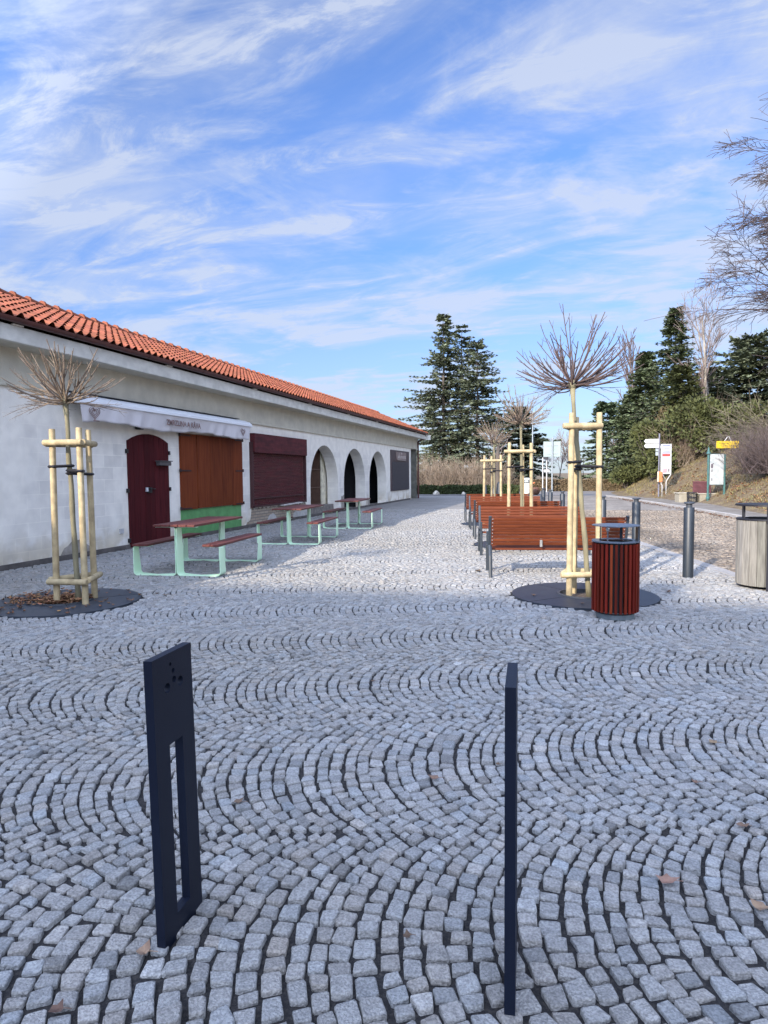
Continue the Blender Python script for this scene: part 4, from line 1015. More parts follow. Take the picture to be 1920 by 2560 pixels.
# dense rounded bushes ------------------------------------------------
def bush(name, base, rx, ry, h, seed, label, m, n=5200, leaf=.12, lumps=9, cat='shrub', group=None, under=.1):
    r_ = np.random.default_rng(seed); t = empty(name, base, label=label, cat=cat, group=group)
    b = MB(); rr_ = random.Random(seed)
    for k in range(9):
        a = rr_.uniform(0, 2 * pi); e_ = Vector((cos(a) * rx * .7, sin(a) * ry * .7, h * rr_.uniform(.5, .85)))
        b.tube([(0, 0, -.2), e_ * .45 + Vector((0, 0, .1)), e_], [.05, .03, .01], 5, cap=False)
    obj('stem', b, M_bark, t, recalc=False)
    cb = MB(); C_ = []
    for k in range(lumps):
        a = r_.uniform(0, 2 * pi); q = r_.uniform(.1, .72) ** .8
        C_.append((cos(a) * rx * q, sin(a) * ry * q, h * r_.uniform(.25, .78), r_.uniform(.30, .52)))
    for k in range(n):
        c_ = C_[int(r_.integers(0, lumps))]; v = r_.normal(0, 1, 3); v /= np.linalg.norm(v); v[2] = v[2] * .9
        rr = c_[3] * r_.uniform(.62, 1.12) ; p = np.array([c_[0] + v[0] * rr * rx, c_[1] + v[1] * rr * ry, c_[2] + v[2] * rr * h * .62])
        if p[2] < under: p[2] = under + abs(p[2] - under) * .3
        d = v + r_.normal(0, .5, 3); d[2] += .35; d /= np.linalg.norm(d); l = leaf * r_.uniform(.6, 1.5)
        s_ = np.cross(d, r_.normal(0, 1, 3)); s_ /= np.linalg.norm(s_) + 1e-6; s_ *= l * .30
        cb.tone = float(r_.uniform(.70, 1.25)) * (.85 + .3 * ((int(c_[0] * 97 + c_[1] * 31)) % 5) / 5)
        cb.add([p, p + d * l * .5 + s_, p + d * l, p + d * l * .5 - s_], [(0, 1, 2, 3)])
    obj('foliage', cb, m, t, recalc=False); return t
bush('yew_bush', (5.45, 44.2, gz(5.45, 44.2)), 1.7, 1.5, 4.0, 41, 'olive green bush behind the bus stop sign', M_yew, n=9000, leaf=.20, lumps=14, group='green bushes at the foot of the slope')
bush('yew_bush', (4.3, 49.2, gz(4.3, 49.2) - .1), 1.6, 1.0, 1.7, 42, 'low pale green bush at the left foot of the slope', M_yew, n=3200, leaf=.15, group='green bushes at the foot of the slope')
bush('yew_bush', (8.9, 42.4, gz(8.9, 42.4) - .1), 2.6, 1.7, 3.2, 43, 'wide olive green bush above the map board', M_yew, n=13000, leaf=.20, lumps=20, group='green bushes at the foot of the slope')
bush('yew_bush', (6.9, 46.0, gz(6.9, 46.0)), 1.8, 1.3, 3.9, 44, 'dark green bush between the bus stop sign and the map board', fol('brown_green', (.085, .085, .030), (.10, .065, .035)), n=8000, leaf=.20, lumps=13, group='green bushes at the foot of the slope')
# bare trees ------------------------------------------------------------
def bare(name, base, h, seed, label, m, mt, r0=.12, lean=(0, 0), spread=.45, levels=4, kids=(5, 5, 5, 4), dirs=None, droop=0.0, lens=(.62, .55, .5, .45), group=None, cat='tree', thin=.0055, trunk_frac=.95, start=.3):
    r_ = random.Random(seed); t = empty(name, base, label=label, cat=cat, group=group); A = MB(); Bm = MB()
    def grow(p, d, L_, rad, lv):
        k = 6 if lv < 2 else 4; pts = [p.copy()]; rs = [rad]; ds = [d.copy()]
        for i in range(k):
            d = (d + Vector((r_.gauss(0, .07 + .03 * lv), r_.gauss(0, .07 + .03 * lv), r_.gauss(0, .05) + (.05 if lv else 0) - droop * lv * .07))).normalized()
            p = p + d * (L_ / k); pts.append(p.copy()); rs.append(max(thin, rad * (1 - .75 * (i + 1) / k))); ds.append(d.copy())
        mb = A if lv == 0 else Bm; mb.tone = r_.uniform(.8, 1.2) if lv else 1
        mb.tube(pts, rs, 8 if lv == 0 else 5 if lv == 1 else 3, cap=False)
        if lv >= levels: return
        n_ = kids[min(lv, len(kids) - 1)]
        for j in range(n_):
            u = start + (1 - start) * (j + r_.random()) / n_ if lv == 0 else r_.uniform(.2, 1); i = min(k - 1, int(u * k)); f_ = u * k - i
            q = pts[i].lerp(pts[i + 1], min(1, f_)); az = r_.uniform(0, 2 * pi); side = Vector((cos(az), sin(az), 0)); side = (side - ds[i] * side.dot(ds[i])); side = side.normalized() if side.length > .1 else side
            nd = (ds[i] + side * spread * r_.uniform(.7, 1.6)).normalized()
            grow(q, nd, L_ * lens[min(lv, len(lens) - 1)] * r_.uniform(.6, 1.2) * (1.15 - .5 * u if lv == 0 else 1), max(thin, rs[i] * .55), lv + 1)
    grow(Vector((0, 0, -.2)), Vector((lean[0], lean[1], 1)).normalized(), h * trunk_frac, r0, 0)
    obj('trunk', A, mt, t, recalc=False, smooth=True); obj('crown', Bm, m, t, recalc=False); return t
bare('birch_tree', (9.15, 46.4, gz(9.15, 46.4)), 9.0, 51, 'pale bare birch leaning over the olive bush on the slope', M_twig, M_birch, r0=.15, lean=(-.20, 0), spread=.42, kids=(11, 6, 5, 3), levels=3, lens=(.42, .5, .5), thin=.010, start=.28)
bare('birch_tree', (9.6, 47.4, gz(9.6, 47.4)), 8.6, 52, 'second slender bare birch right of the leaning one', M_twig, M_birch, r0=.12, lean=(-.12, .02), spread=.40, kids=(10, 6, 5, 3), levels=3, lens=(.40, .5, .5), thin=.010, start=.3)
bare('poplar_tree', (10.9, 103, -.05), 19.5, 53, 'narrow upright bare poplar far behind the spruces', M_twig_p, M_twig, r0=.30, spread=.13, kids=(26, 7, 5), levels=2, lens=(.38, .4, .4), thin=.045, start=.15)
bare('large_bare_tree', (12.7, 35.3, gz(12.7, 35.3)), 15.2, 54, 'large bare tree with fine purplish twigs reaching in from the right edge', M_twig_p, M_bark, r0=.30, spread=.62, kids=(44, 11, 9, 7), levels=4, lens=(.36, .55, .50, .6), droop=.45, thin=.010, start=.15)
bare('large_bare_tree', (13.6, 40.5, gz(13.6, 40.5)), 10.5, 57, 'bare tree with dense brown twigs in front of the dark evergreen', M_twig_p, M_bark, r0=.20, spread=.7, kids=(26, 11, 8, 5), levels=4, lens=(.40, .48, .42, .5), droop=.15, thin=.008, start=.12)
for i, (x, y, h, lb) in enumerate([(-.6, 83, 5.6, 'thin bare tree on the horizon right of the sign pole'), (.9, 86, 5.2, 'thin bare tree on the horizon left of the big stake'), (-7.0, 70, 6, 'bare tree between the fir group and the cedar'), (-2.2, 88, 5, 'thin bare tree on the horizon left of the sign pole'), (6.0, 60, 5.5, 'bare brownish tree at the left foot of the slope trees')]):
    bare('bare_tree', (x, y, -.05), h, 60 + i, lb, M_twig, M_bark, r0=.09, spread=.5, kids=(10, 6, 5), levels=3, lens=(.5, .5, .5), thin=.014, group='thin bare trees on the horizon')
def thicket(name, base, rx, ry, h, seed, label, m, n=260, r=.008, arch_=.5, cat='shrub', group=None, sub=4, fan=None):
    r_ = random.Random(seed); t = empty(name, base, label=label, cat=cat, group=group); b = MB()
    for k in range(n):
        x, y = r_.gauss(0, .45) * rx, r_.gauss(0, .45) * ry
        if fan is None: d = Vector((r_.gauss(0, arch_), r_.gauss(0, arch_), 1)).normalized()
        else: d = (Vector(fan) + Vector((r_.gauss(0, .35), r_.gauss(0, .35), r_.gauss(0, .35)))).normalized()
        L_ = h * r_.uniform(.5, 1.1); p = Vector((x, y, -.05)); pts = [p.copy()]; ds = []
        for i in range(5):
            d = (d + Vector((r_.gauss(0, .12), r_.gauss(0, .12), (-.10 if fan else 0) + r_.gauss(0, .06)))).normalized(); p = p + d * L_ / 5; pts.append(p.copy()); ds.append(d.copy())
        b.tone = r_.uniform(.7, 1.3); b.tube(pts, [r * (1.3 - i * .18) for i in range(6)], 3, cap=False)
        for j in range(sub):
            i = r_.randrange(1, 5); e_ = (ds[i] + Vector((r_.gauss(0, .7), r_.gauss(0, .7), r_.gauss(.1, .4)))).normalized(); l = L_ * r_.uniform(.12, .32)
            b.tube([pts[i], pts[i] + e_ * l * .5, pts[i] + e_ * l + Vector((0, 0, .03))], [r * .8, r * .6, r * .4], 3, cap=False)
    obj('stem', b, m, t, recalc=False); return t
GT = 'bare brown shrubs behind the low hedge'
for i in range(9):
    thicket('bare_shrub', (-11.9 + i * .86 + (.3 if i % 2 else 0), 49.6 + (i % 3) * .7, -.05), 1.0, .9, 2.75 + .45 * sin(i * 2.1), 70 + i, ('first', 'second', 'third', 'fourth', 'fifth', 'sixth', 'seventh', 'eighth', 'ninth')[i] + ' tangled tan shrub from the building end, behind the clipped hedge', M_twig_t, n=150, r=.011, arch_=.42, group=GT, sub=6)
thicket('bare_shrub', (9.0, 32.0, gz(9.0, 32.0)), 1.5, 1.4, 2.5, 90, 'fuzzy purplish brown shrub on the slope at the right edge', M_twig_p, n=700, r=.006, arch_=.7, sub=8)
thicket('arching_shrub', (10.3, 36.5, gz(10.3, 36.5)), .7, .7, 4.2, 91, 'shrub with long pale arching stems sweeping left over the slope', mat('pale_twig', (.17, .15, .10), .9, (.12, .10, .075), 1, tone=True), n=110, r=.011, sub=6, fan=(-.75, -.25, .55))
thicket('bare_shrub', (6.9, 43.6, gz(6.9, 43.6)), .9, .8, 3.4, 92, 'reddish brown bare shrub between the bus stop sign and the map board', M_twig_t, n=150, r=.008, arch_=.35, sub=7)
thicket('bare_shrub', (8.9, 47.8, gz(8.9, 47.8)), 1.4, .8, 3.9, 93, 'grey brown bare shrub under the birches', M_twig, n=170, r=.009, arch_=.4, sub=7)
# hedges ---------------------------------------------------------------
def hedge(name, x0, y0, x1, y1, h, wd, seed, label, m, n, leaf=.06):
    r_ = random.Random(seed); L_ = hypot(x1 - x0, y1 - y0); a = atan2(y1 - y0, x1 - x0)
    t = empty(name, ((x0 + x1) / 2, (y0 + y1) / 2, -.05), a, label=label, cat='hedge')
    core = MB(); k = int(L_ / .5); vs = []; fs = []
    for i in range(k + 1):
        x = -L_ / 2 + L_ * i / k; hh = h * .90 + .04 * sin(i * 1.7) + .02 * sin(i * 4.1)
        for (yy, zz_) in ((-wd * .45, 0), (-wd * .45, hh * .92), (-wd * .3, hh), (wd * .3, hh), (wd * .45, hh * .92), (wd * .45, 0)): vs.append((x, yy, zz_))
    for i in range(k):
        for j in range(5): fs.append((i * 6 + j, i * 6 + j + 1, i * 6 + 7 + j, i * 6 + 6 + j))
    fs += [(0, 5, 4, 3, 2, 1), tuple(k * 6 + j for j in range(6))]
    core.add(vs, fs); obj('inner_growth', core, m, t)
    b = MB()
    for i in range(n):
        x = r_.uniform(-L_ / 2, L_ / 2); q = r_.random()
        if q < .55: p = Vector((x, -wd * .45, r_.uniform(.02, h * .95)))
        elif q < .62: p = Vector((x, wd * .45, r_.uniform(.02, h * .95)))
        else: p = Vector((x, r_.uniform(-wd * .45, wd * .45), h * .93 + .04 * sin(x * 3.3)))
        d = Vector((r_.gauss(0, 1), r_.gauss(-.3, 1), r_.gauss(.3, 1))).normalized(); l = leaf * r_.uniform(.6, 1.7); s_ = d.cross(Vector((r_.gauss(0, 1), r_.gauss(0, 1), r_.gauss(0, 1)))).normalized() * l * .35
        b.tone = r_.uniform(.6, 1.35); b.add([p, p + d * l * .5 + s_, p + d * l, p + d * l * .5 - s_], [(0, 1, 2, 3)])
    obj('foliage', b, m, t, recalc=False); return t
hedge('clipped_hedge', -13.5, 46.4, -3.1, 46.6, .66, 1.0, 101, 'low clipped dark green hedge beyond the end of the building', fol('box_leaf', (.050, .066, .020), (.034, .045, .018), 2), 9000, .10)
hedge('brown_hedge', -12, 52.5, 4.4, 55.0, .98, .9, 102, 'long low brown leafless hedge across the background', fol('beech_twigs', (.15, .105, .060), (.10, .080, .045), 2), 15000, .11)
bush('round_bush', (-4.3, 51.0, -.05), .8, .8, 1.0, 103, 'low dark bush beside the far waste bin', fol('box_leaf', (.05, .07, .02), (.03, .04, .02)), n=1500, leaf=.12)
for i, (x, y, s_) in enumerate([(-8.85, 45.7, .22), (-6.9, 45.75, .16)]):
    b = MB(); r_ = random.Random(i); n_ = 8; vs = []; fs = []
    b.lathe([(s_ * .9, -.02), (s_ * 1.05, s_ * .5), (s_ * .7, s_ * 1.1), (s_ * .2, s_ * 1.35), (0, s_ * 1.38)], n=9)
    b.v = [(x_ * r_.uniform(.8, 1.2), y_ * r_.uniform(.8, 1.2), z_ * r_.uniform(.9, 1.1)) for x_, y_, z_ in b.v]
    obj('boulder', b, mat('pale_stone', (.50, .46, .38), .9, bump=.6, speck=(9, .15)), label=('larger pale boulder before the clipped hedge', 'smaller pale boulder before the clipped hedge')[i], cat='boulder').location = (x, y, -.03)

# ================================================================== SIGNS AND FAR FURNITURE
M_galv = mat('galvanised', (.30, .34, .36), .45, (.25, .28, .30), 4, metal=.3)
M_wp = mat('white_paint', (.52, .52, .52), .5, (.47, .47, .47), 4)
t = empty('traffic_sign', (-.72, 39.6, 0), label='back of a pale square traffic sign on a tall grey pole', cat='traffic sign')
b = MB(); b.tube([(0, 0, -.1), (0, 0, 3.56)], .045, 12); obj('pole', b, M_galv, t)
b = MB(); b.box((-.02, .07, 2.88), (.98, .012, .90), bev=.004); obj('panel', b, mat('sign_back', (.25, .31, .30), .5, (.22, .28, .27), 3), t)
b = MB(); b.box((0, .05, 3.10), (.62, .03, .035)); b.box((0, .05, 2.62), (.62, .03, .035)); obj('bracket', b, M_galv, t)
t = empty('street_lamp', (-2.66, 56.8, 0), label='thin grey street lamp with short arm behind the young trees', cat='street lamp')
b = MB(); b.tube([(0, 0, -.1), (0, 0, 3), (0, 0, 6.65)], [.075, .06, .045], 10); b.tube([(0, 0, 6.6), (.5, 0, 6.72), (1.0, 0, 6.74)], .03, 8); obj('pole', b, M_galv, t)
b = MB(); b.box((1.15, 0, 6.73), (.62, .2, .08), bev=.03); obj('lamp_head', b, mat('lamp_head', (.16, .17, .18), .4), t)
t = empty('camera_post', (-1.64, 51.6, 0), label='white thin post with a small dark box at its top', cat='post')
b = MB(); b.tube([(0, 0, -.1), (0, 0, 2.66)], .04, 10); obj('pole', b, M_wp, t); b = MB(); b.box((.22, 0, 2.62), (.34, .2, .2), bev=.02); b.box((.1, 0, 2.55), (.2, .03, .03)); obj('dark_box', b, M_black, t)
t = empty('road_sign', (-1.35, 51.7, 0), label='white thin post with a small white plate halfway up', cat='road sign')
b = MB(); b.tube([(0, 0, -.1), (0, 0, 2.56)], .04, 10); obj('pole', b, M_wp, t); b = MB(); b.box((0, -.06, 1.63), (.42, .02, .20), bev=.01); obj('plate', b, M_wp, t)
t = empty('waste_bin', (-2.40, 42.95, 0), label='tall pale square waste bin with dark slot standing on the far paving', cat='waste bin')
b = MB(); b.box((0, 0, .40), (.42, .40, .84), bev=.02); obj('body', b, mat('bin_cream', (.55, .51, .45), .7), t)
b = MB(); b.box((0, 0, 1.0), (.42, .40, .34), bev=.03); obj('hood', b, mat('bin_hood', (.52, .58, .60), .5), t)
b = MB(); b.box((0.02, -.21, .95), (.34, .02, .16), bev=.01); obj('opening', b, M_black, t)
b = MB(); b.box((.02, -.225, .95), (.24, .01, .09), bev=.004); obj('flap', b, mat('bin_hood', (.5, .5, .5)), t)
t = empty('planter', (-2.02, 45.1, -.05), label='round brown pot with an orange figure on it beside the far waste bin', cat='planter')
b = MB(); b.lathe([(.20, 0), (.36, .14), (.42, .32), (.36, .50), (.24, .58), (.22, .55), (0, .52)], n=24); obj('pot', b, mat('pot_brown', (.13, .06, .035), .7), t, smooth=True)
b = MB(); b.tube([(-.18, 0, .5), (-.2, 0, .75), (-.1, 0, .86), (-.16, 0, 1.02)], [.10, .12, .09, .05], 8); b.tube([(-.12, 0, .8), (.06, 0, .88)], [.07, .04], 6); obj('figure', b, mat('orange_paint', (.72, .22, .08), .5), t, smooth=True)
t = empty('marker_post', (-2.92, 30.4, 0), label='tapered blue grey post behind the third tree\'s right stake', cat='post')
b = MB(); b.lathe([(.17, -.05), (.15, .6), (.105, 1.02), (.06, 1.08), (0, 1.09)], n=10); obj('post', b, M_grey, t)
b = MB(); b.lathe([(.178, .0), (.165, .22), (.15, .23)], n=10); obj('collar', b, M_bm, t)
t = empty('dead_tree', (-3.3, 33.4, 0), label='plain brown trunk standing behind the third tree\'s stakes', cat='tree')
b = MB(); b.tube([(0, 0, -.1), (.02, 0, .9), (0, 0, 1.9), (.03, 0, 2.9)], [.17, .14, .12, .07], 10); obj('trunk', b, M_bark, t, smooth=True)
b = MB(); r_ = random.Random(3)
for k in range(9): a = r_.uniform(0, 6.28); z_ = r_.uniform(1.6, 2.8); b.tube([(0, 0, z_), (cos(a) * .4, sin(a) * .4, z_ + .35), (cos(a) * .6, sin(a) * .6, z_ + .8)], [.035, .02, .008], 5)
obj('branches', b, M_twig, t)
b = MB(); r_ = random.Random(1)
for i in range(13): pass
chain = [(-.70, 23.75, .55)]; c0, c1 = Vector((-.73, 23.8, .62)), Vector((-.44, 21.5, .62))
b.tube([c0.lerp(c1, i / 10) - Vector((0, 0, .16 * sin(pi * i / 10))) for i in range(11)], .012, 5)
obj('chain', b, M_black, None, loc=(-.58, 22.6, 0), label='dark sagging chain between two far bollards', cat='chain')

# finger post with arrows
t = empty('finger_post', (5.05, 38.95, hill(5.05, 38.95) - .05), label='grey post with white pointed direction boards beside the bus stop sign', cat='signpost')
b = MB(); b.tube([(0, 0, -.2), (0, 0, 3.55)], .04, 10); obj('post', b, mat('post_violet', (.17, .17, .22), .5), t)
def arrow(z_, x0, x1, h_, tip):
    m_ = MB(); p = [(x1, -h_ / 2), (x1, h_ / 2), (x0 + tip, h_ / 2), (x0, 0.0), (x0 + tip, -h_ / 2)]
    m_.plate([p], .03, lambda a, c, q: (a, -.06 + q, z_ + c)); return m_
obj('arrow_board', arrow(3.14, -.80, -.03, .225, .09), M_wp, t); obj('arrow_board', arrow(2.88, -.80, -.03, .225, .09), M_wp, t)
b = MB(); b.box((.14, .03, 2.80), (.30, .02, .14)); obj('side_board', b, M_galv, t); b = MB(); b.box((-.10, .05, 2.66), (.17, .03, .2), bev=.03); b.box((-.10, .05, 2.43), (.17, .03, .2), bev=.03); obj('side_board', b, M_galv, t)
# bus stop sign
bs = empty('bus_stop_sign', (5.38, 38.7, hill(5.38, 38.7) - .05), radians(4), label='white bus stop sign with red header and forked white legs', cat='bus stop sign')
b = MB(); b.tube([(-.26, 0, 2.80), (.24, 0, 2.80)], .022, 8); b.tube([(.24, 0, 2.82), (.25, 0, 1.15), (.02, 0, .78), (.02, 0, -.1)], .025, 8); b.tube([(-.26, 0, 2.82), (-.26, 0, 1.30), (.02, 0, .80)], .022, 8); b.tube([(-.26, 0, 1.3), (-.24, 0, .62), (-.19, 0, .55), (-.19, 0, -.1)], .025, 8)
obj('frame', b, M_wp, bs, smooth=True)
b = MB(); b.box((-.01, .0, 1.98), (.46, .03, 1.62)); pn = obj('panel', b, mat('panel_lilac', (.30, .31, .37), .5, (.27, .27, .33), 3), bs)
b = MB(); b.box((0, -.02, 2.56), (.40, .012, .42)); obj('header', b, M_wp, pn)
M_bl = mat('sign_blue', (.03, .06, .20), .5)
b = MB(); b.box((0, -.03, 2.73), (.38, .008, .038)); b.box((0, -.03, 2.39), (.38, .008, .038)); b.box((0.02, -.03, 2.57), (.28, .008, .028)); obj('stripe', b, M_bl, pn)
b = MB(); b.box((0, -.02, 2.21), (.40, .012, .13)); obj('red_header', b, mat('sign_red', (.42, .05, .04), .5), pn)
b = MB(); b.box((0, -.02, 1.66), (.40, .012, .94)); obj('timetable', b, M_wp, pn)
b = MB()
for i in range(9): b.box((-.02, -.03, 1.98 - i * .03 if i < 3 else 1.52 - (i - 3) * .045), (.30 if i % 3 else .36, .006, .008))
obj('print_lines', b, mat('print_grey', (.22, .16, .18), .7), pn)
b = MB(); b.box((-.06, -.03, 1.36), (.22, .007, .24)); obj('pink_block', b, mat('print_pink', (.42, .28, .31), .7), pn)
b = MB(); b.box((.14, -.03, 1.38), (.06, .007, .18)); obj('dark_block', b, mat('print_dark', (.12, .10, .12), .7), pn)
b = MB(); b.box((-.30, -.03, 1.02), (.20, .14, .56), bev=.02); orb = obj('orange_box', b, mat('orange_box', (.78, .20, .07), .5), bs)
b = MB(); b.box((-.42, -.04, 1.02), (.06, .15, .58), bev=.015); obj('cream_side', b, mat('cream_side', (.70, .55, .40), .5), orb)
# map board
mb_ = empty('map_board', (6.74, 32.98, hill(6.74, 32.98) - .05), radians(13), label='green framed map board on two posts with a white map sheet', cat='notice board')
M_green = mat('board_green', (.045, .13, .115), .5, (.035, .10, .10), 3)
for x_, hh in ((-.37, 2.12), (.37, 2.05)):
    b = MB(); b.tube([(x_, 0, -.15), (x_, 0, hh)], .047, 12); b.lathe([(.09, .0), (.09, .05), (.06, .09), (.055, .2)], (x_, 0, 0), 12)
    if x_ < 0: b.lathe([(.05, 2.05), (.095, 2.08), (.09, 2.12), (.05, 2.2), (.04, 2.3), (.02, 2.36), (0, 2.42)], (x_, 0, 0), 12)
    obj('post', b, M_green, mb_, smooth=False)
b = MB(); b.box((0, 0, 1.36), (.68, .05, 1.46)); fr = obj('frame', b, mat('frame_dark', (.03, .06, .06), .5), mb_)
b = MB(); b.box((.0, -.03, 1.36), (.62, .012, 1.40)); sh_ = obj('map_sheet', b, mat('map_paper', (.42, .44, .44), .5, (.33, .36, .36), 3.5, lo=.42, hi=.58), fr)
b = MB(); r_ = random.Random(6)
for z_, w_, h_ in ((1.58, .09, .07), (1.50, .10, .10), (1.44, .08, .05), (1.30, .04, .12), (.92, .03, .08), (.86, .05, .03)): b.box((-.22, -.039, z_), (w_, .006, h_))
b.box((-.17, -.039, 1.62), (.05, .006, .05))
obj('print_marks', b, mat('print_dark', (.1, .1, .1)), sh_)
ys_ = empty('yellow_sign', (7.16, 33.0, hill(7.16, 33.0) + 2.1), radians(13), label='yellow sign with two printed lines hung by a bail on the map board post', cat='sign')
b = MB(); b.box((-.02, -.10, .10), (1.0, .03, .33), bev=.02); yp = obj('panel', b, mat('sign_yellow', (.60, .40, .01), .5, (.56, .37, .01), 3), ys_)
b = MB(); r_ = random.Random(4)
for z_ in (.155, .05):
    x_ = -.42 if z_ > .1 else -.34
    while x_ < (.42 if z_ > .1 else .36):
        w_ = r_.uniform(.02, .07)
        if r_.random() < .82: b.box((x_ + w_ / 2, -.119, z_ + r_.uniform(-.01, .01)), (w_, .006, r_.uniform(.025, .045)))
        x_ += w_ + .015
obj('lettering', b, mat('print_olive', (.38, .27, .03), .6), yp)
b = MB(); b.tube([(-.16, -.10, .26), (-.03, -.10, .46), (.03, -.10, .46), (.14, -.10, .26)], .016, 6); obj('hanger', b, M_wp, ys_)
# stone seat with slatted backrest
ss = empty('stone_bench', (6.0, 33.8, 0.0), radians(14), label='stone block seat with maroon slatted lounger top beside the map board', cat='bench')
M_st = mat('pale_block', (.30, .27, .21), .9, (.24, .22, .17), 4, bump=.4, speck=(8, .1))
b = MB(); b.box((-.45, 0, .22), (.80, .5, .44), bev=.01); b.box((.55, -.15, .20), (.95, .5, .40), bev=.01); obj('block', b, M_st, ss)
b = MB(); b.box((-.45, -.0, .47), (.90, .56, .05), bev=.01); b.box((.55, -.15, .43), (1.05, .56, .05), bev=.01); obj('slab', b, mat('pale_slab', (.42, .38, .30), .85), ss)
b = MB()
for i in range(9): b.box((.32 + i * .03 * 0 + .022 * i, .0 + i * .05, .49 + i * .062), (.85, .03, .055), Matrix.Rotation(-.6, 3, 'X'))
obj('slatted_top', b, mat('maroon_wood', (.13, .045, .050), .6, (.09, .03, .035), 4), ss)
ba = empty('wire_basket', (5.75, 33.2, 0.05), label='black wire waste basket standing against the stone bench', cat='waste basket')
b = MB()
for k in range(18): a = 2 * pi * k / 18; b.tube([(.19 * cos(a), .19 * sin(a), 0), (.21 * cos(a), .21 * sin(a), .46)], .010, 4)
obj('bars', b, M_black, ba)
b = MB(); b.ringplate((0, 0, 0), .18, .225, .44, .47, 18); b.ringplate((0, 0, 0), .01, .2, .0, .02, 18); b.ringplate((0, 0, 0), .17, .205, .22, .25, 18); obj('rim', b, M_black, ba)

# ================================================================== LEAVES, GRASS
M_leaf = mat('dead_leaf', (.24, .12, .055), .85, (.13, .06, .035), 20, tone=True)
def leaf_mesh(mb, c, s_, rz, r_, curl=.3):
    k = 9; out_ = []
    for i in range(k):
        a = 2 * pi * i / k; rr = s_ * (1 + .35 * (1 if i % 2 else -1) * r_.uniform(.3, 1)) * (1 if abs(cos(a)) > .5 else .72)
        x, y = rr * cos(a), rr * sin(a); out_.append((c[0] + x * cos(rz) - y * sin(rz), c[1] + x * sin(rz) + y * cos(rz), c[2] + curl * (x * x + y * y) / s_ + r_.uniform(0, .25) * s_))
    mb.add([(c[0], c[1], c[2] + .002)] + out_, [(0, 1 + i, 1 + (i + 1) % k) for i in range(k)])
b = MB(); r_ = random.Random(20)
for k in range(700):
    q = r_.random(); a = r_.uniform(0, 2 * pi)
    if q < .62:
        rr = .30 * sqrt(r_.random()); x, y = RINGS[1][0] + rr * cos(a), RINGS[1][1] + rr * sin(a); z_ = -.005 + r_.uniform(0, .05)
    elif q < .9:
        x = RINGS[1][0] + r_.gauss(-.35, .22); y = RINGS[1][1] + r_.gauss(.0, .25); z_ = .010 + r_.uniform(0, .02)
        if hypot(x - RINGS[1][0], y - RINGS[1][1]) > .86: continue
    else:
        rr = .86 * sqrt(r_.random()); x, y = RINGS[1][0] + rr * cos(a), RINGS[1][1] + rr * sin(a); z_ = .010
    b.tone = (lambda g: (g, g * r_.uniform(.9, 1.15), g))(r_.uniform(.45, 1.9)); leaf_mesh(b, (x, y, z_), r_.uniform(.014, .034), a * 3, r_, .5)
obj('leaf_litter', b, M_leaf, label='brown dead leaves heaped on the metal grate by the white wall', cat='leaves', kind='stuff', recalc=False)
b = MB()
for k in range(2600):
    y = r_.uniform(18, 42); x = interp(XP, y) + abs(r_.gauss(0, 1)) * 2.2 + .1; b.tone = (lambda g: (g, g * r_.uniform(.9, 1.1), g))(r_.uniform(.6, 2.6)); leaf_mesh(b, (x, y, hill(x, y) - .03), r_.uniform(.03, .075), r_.uniform(0, 6), r_, .4)
for k in range(500):
    y = r_.uniform(14, 40); x = interp(RK, y) - abs(r_.gauss(0, .25)) - .05; b.tone = r_.uniform(.5, 1.2); leaf_mesh(b, (x, y, .01), r_.uniform(.02, .05), r_.uniform(0, 6), r_, .4)
obj('slope_litter', b, M_leaf, label='brown leaf litter scattered over the grassy slope and along the road kerb', cat='leaves', kind='stuff', recalc=False)
b = MB()
for k in range(26000):
    y = r_.uniform(19, 58); x = interp(XP, y) + r_.random() ** 1.3 * 9 + .05; z_ = hill(x, y) - .05; h_ = r_.uniform(.05, .16); a = r_.uniform(0, 2 * pi); lx, ly = r_.gauss(0, .05), r_.gauss(0, .05)
    g = r_.uniform(.6, 1.5); b.tone = (g, g * r_.uniform(.92, 1.08), g * .9); wv = (.014 * cos(a), .014 * sin(a))
    b.add([(x - wv[0], y - wv[1], z_), (x + wv[0], y + wv[1], z_), (x + lx, y + ly, z_ + h_)], [(0, 1, 2)])
obj('dry_grass', b, mat('grass_blade', (.22, .17, .085), .9, (.13, .12, .05), 1.2, tone=True), label='short dry straw coloured grass on the slope', cat='grass', kind='stuff', recalc=False)
r_ = random.Random(33)
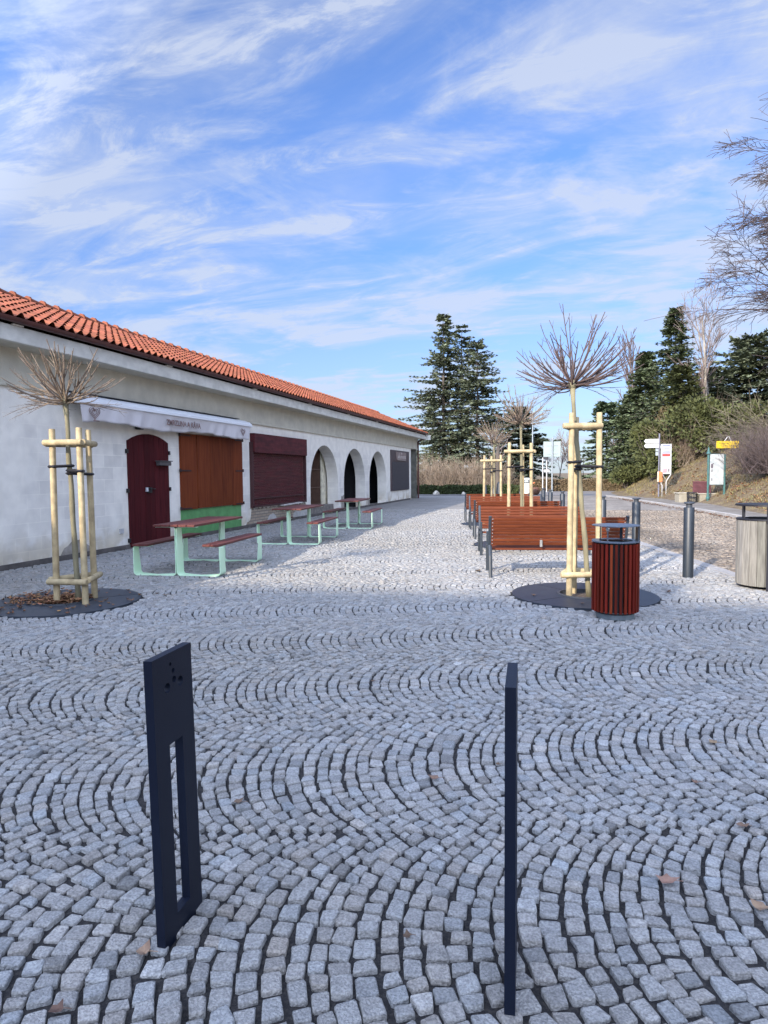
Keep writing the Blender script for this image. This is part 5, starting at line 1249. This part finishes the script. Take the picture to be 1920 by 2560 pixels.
LV = [(-1.428, 2.591, .030, 1.0, 'dark and curled, just right of the slotted bollard'), (-1.262, 1.672, .030, 2.0, 'pale, lying right at the foot of the slotted bollard'), (-.607, 3.044, .032, 1.5, 'light brown, midway between the two flat bollards'),
      (-.48, 1.956, .019, .8, 'small reddish, low between the two flat bollards'), (-.319, 3.276, .016, .9, 'tiny and red, just left of the edge on bollard'), (.80, 3.832, .034, 1.8, 'beige, on the right far beyond the edge on bollard'),
      (.366, 2.466, .042, 2.1, 'largest and palest, right of the edge on bollard'), (.654, 2.396, .034, 2.0, 'pale, cut by the right edge of the picture'), (-3.769, 4.499, .026, .8, 'reddish, left beyond the slotted bollard\'s top'),
      (-1.36, 1.421, .026, .9, 'brown, in the bottom left corner'), (.618, 3.319, .022, 1.3, 'light brown, upper one of two on the right side'), (.729, 2.948, .028, 1.2, 'brown, lower one of two on the right side'),
      (-1.323, 4.401, .022, .9, 'brown, in the shaded paving above the two flat bollards'), (1.243, 8.605, .05, .8, 'reddish, at the right rim of the grate behind the slatted bin'), (-4.81, 6.999, .045, .9, 'reddish, right of the grate by the white wall, nearer one'),
      (-4.976, 7.072, .03, .7, 'dark, touching the grate by the white wall'), (-1.26, 9.804, .06, .9, 'brown twiggy one on the sunlit paving left of the front bench')]
LV = [(x, y, s_ * .85, t_, lb) for x, y, s_, t_, lb in LV]
for k, (x, y, s_, tn, lb) in enumerate(LV):
    b = MB(); b.tone = (tn, tn * r_.uniform(.9, 1.1), tn); leaf_mesh(b, (0, 0, 0), s_, r_.uniform(0, 6), r_, .35)
    b.tube([(0, 0, .004), (s_ * .9, s_ * .3, .006), (s_ * 1.7, s_ * .5, .004)], .0012, 3)
    obj('fallen_leaf', b, mat('loose_leaf', (.16, .105, .07), .85, (.10, .062, .042), 30, tone=True), label='dry leaf ' + lb, cat='leaf', group='dry leaves lying singly on the cobbles', recalc=False).location = (x, y, .006)
for k, (x, y, s_, lb) in enumerate([(-.35, 8.0, .032, 'curled dry leaf on the left part of the grate behind the slatted bin'), (.20, 7.62, .03, 'dry leaf on the front part of the grate behind the slatted bin')]):
    b = MB(); leaf_mesh(b, (0, 0, 0), s_, r_.uniform(0, 6), r_, .35)
    obj('fallen_leaf', b, mat('loose_leaf', (.3, .16, .09)), label=lb, cat='leaf', group='dry leaves on the metal grate', recalc=False).location = (x, y, .010)
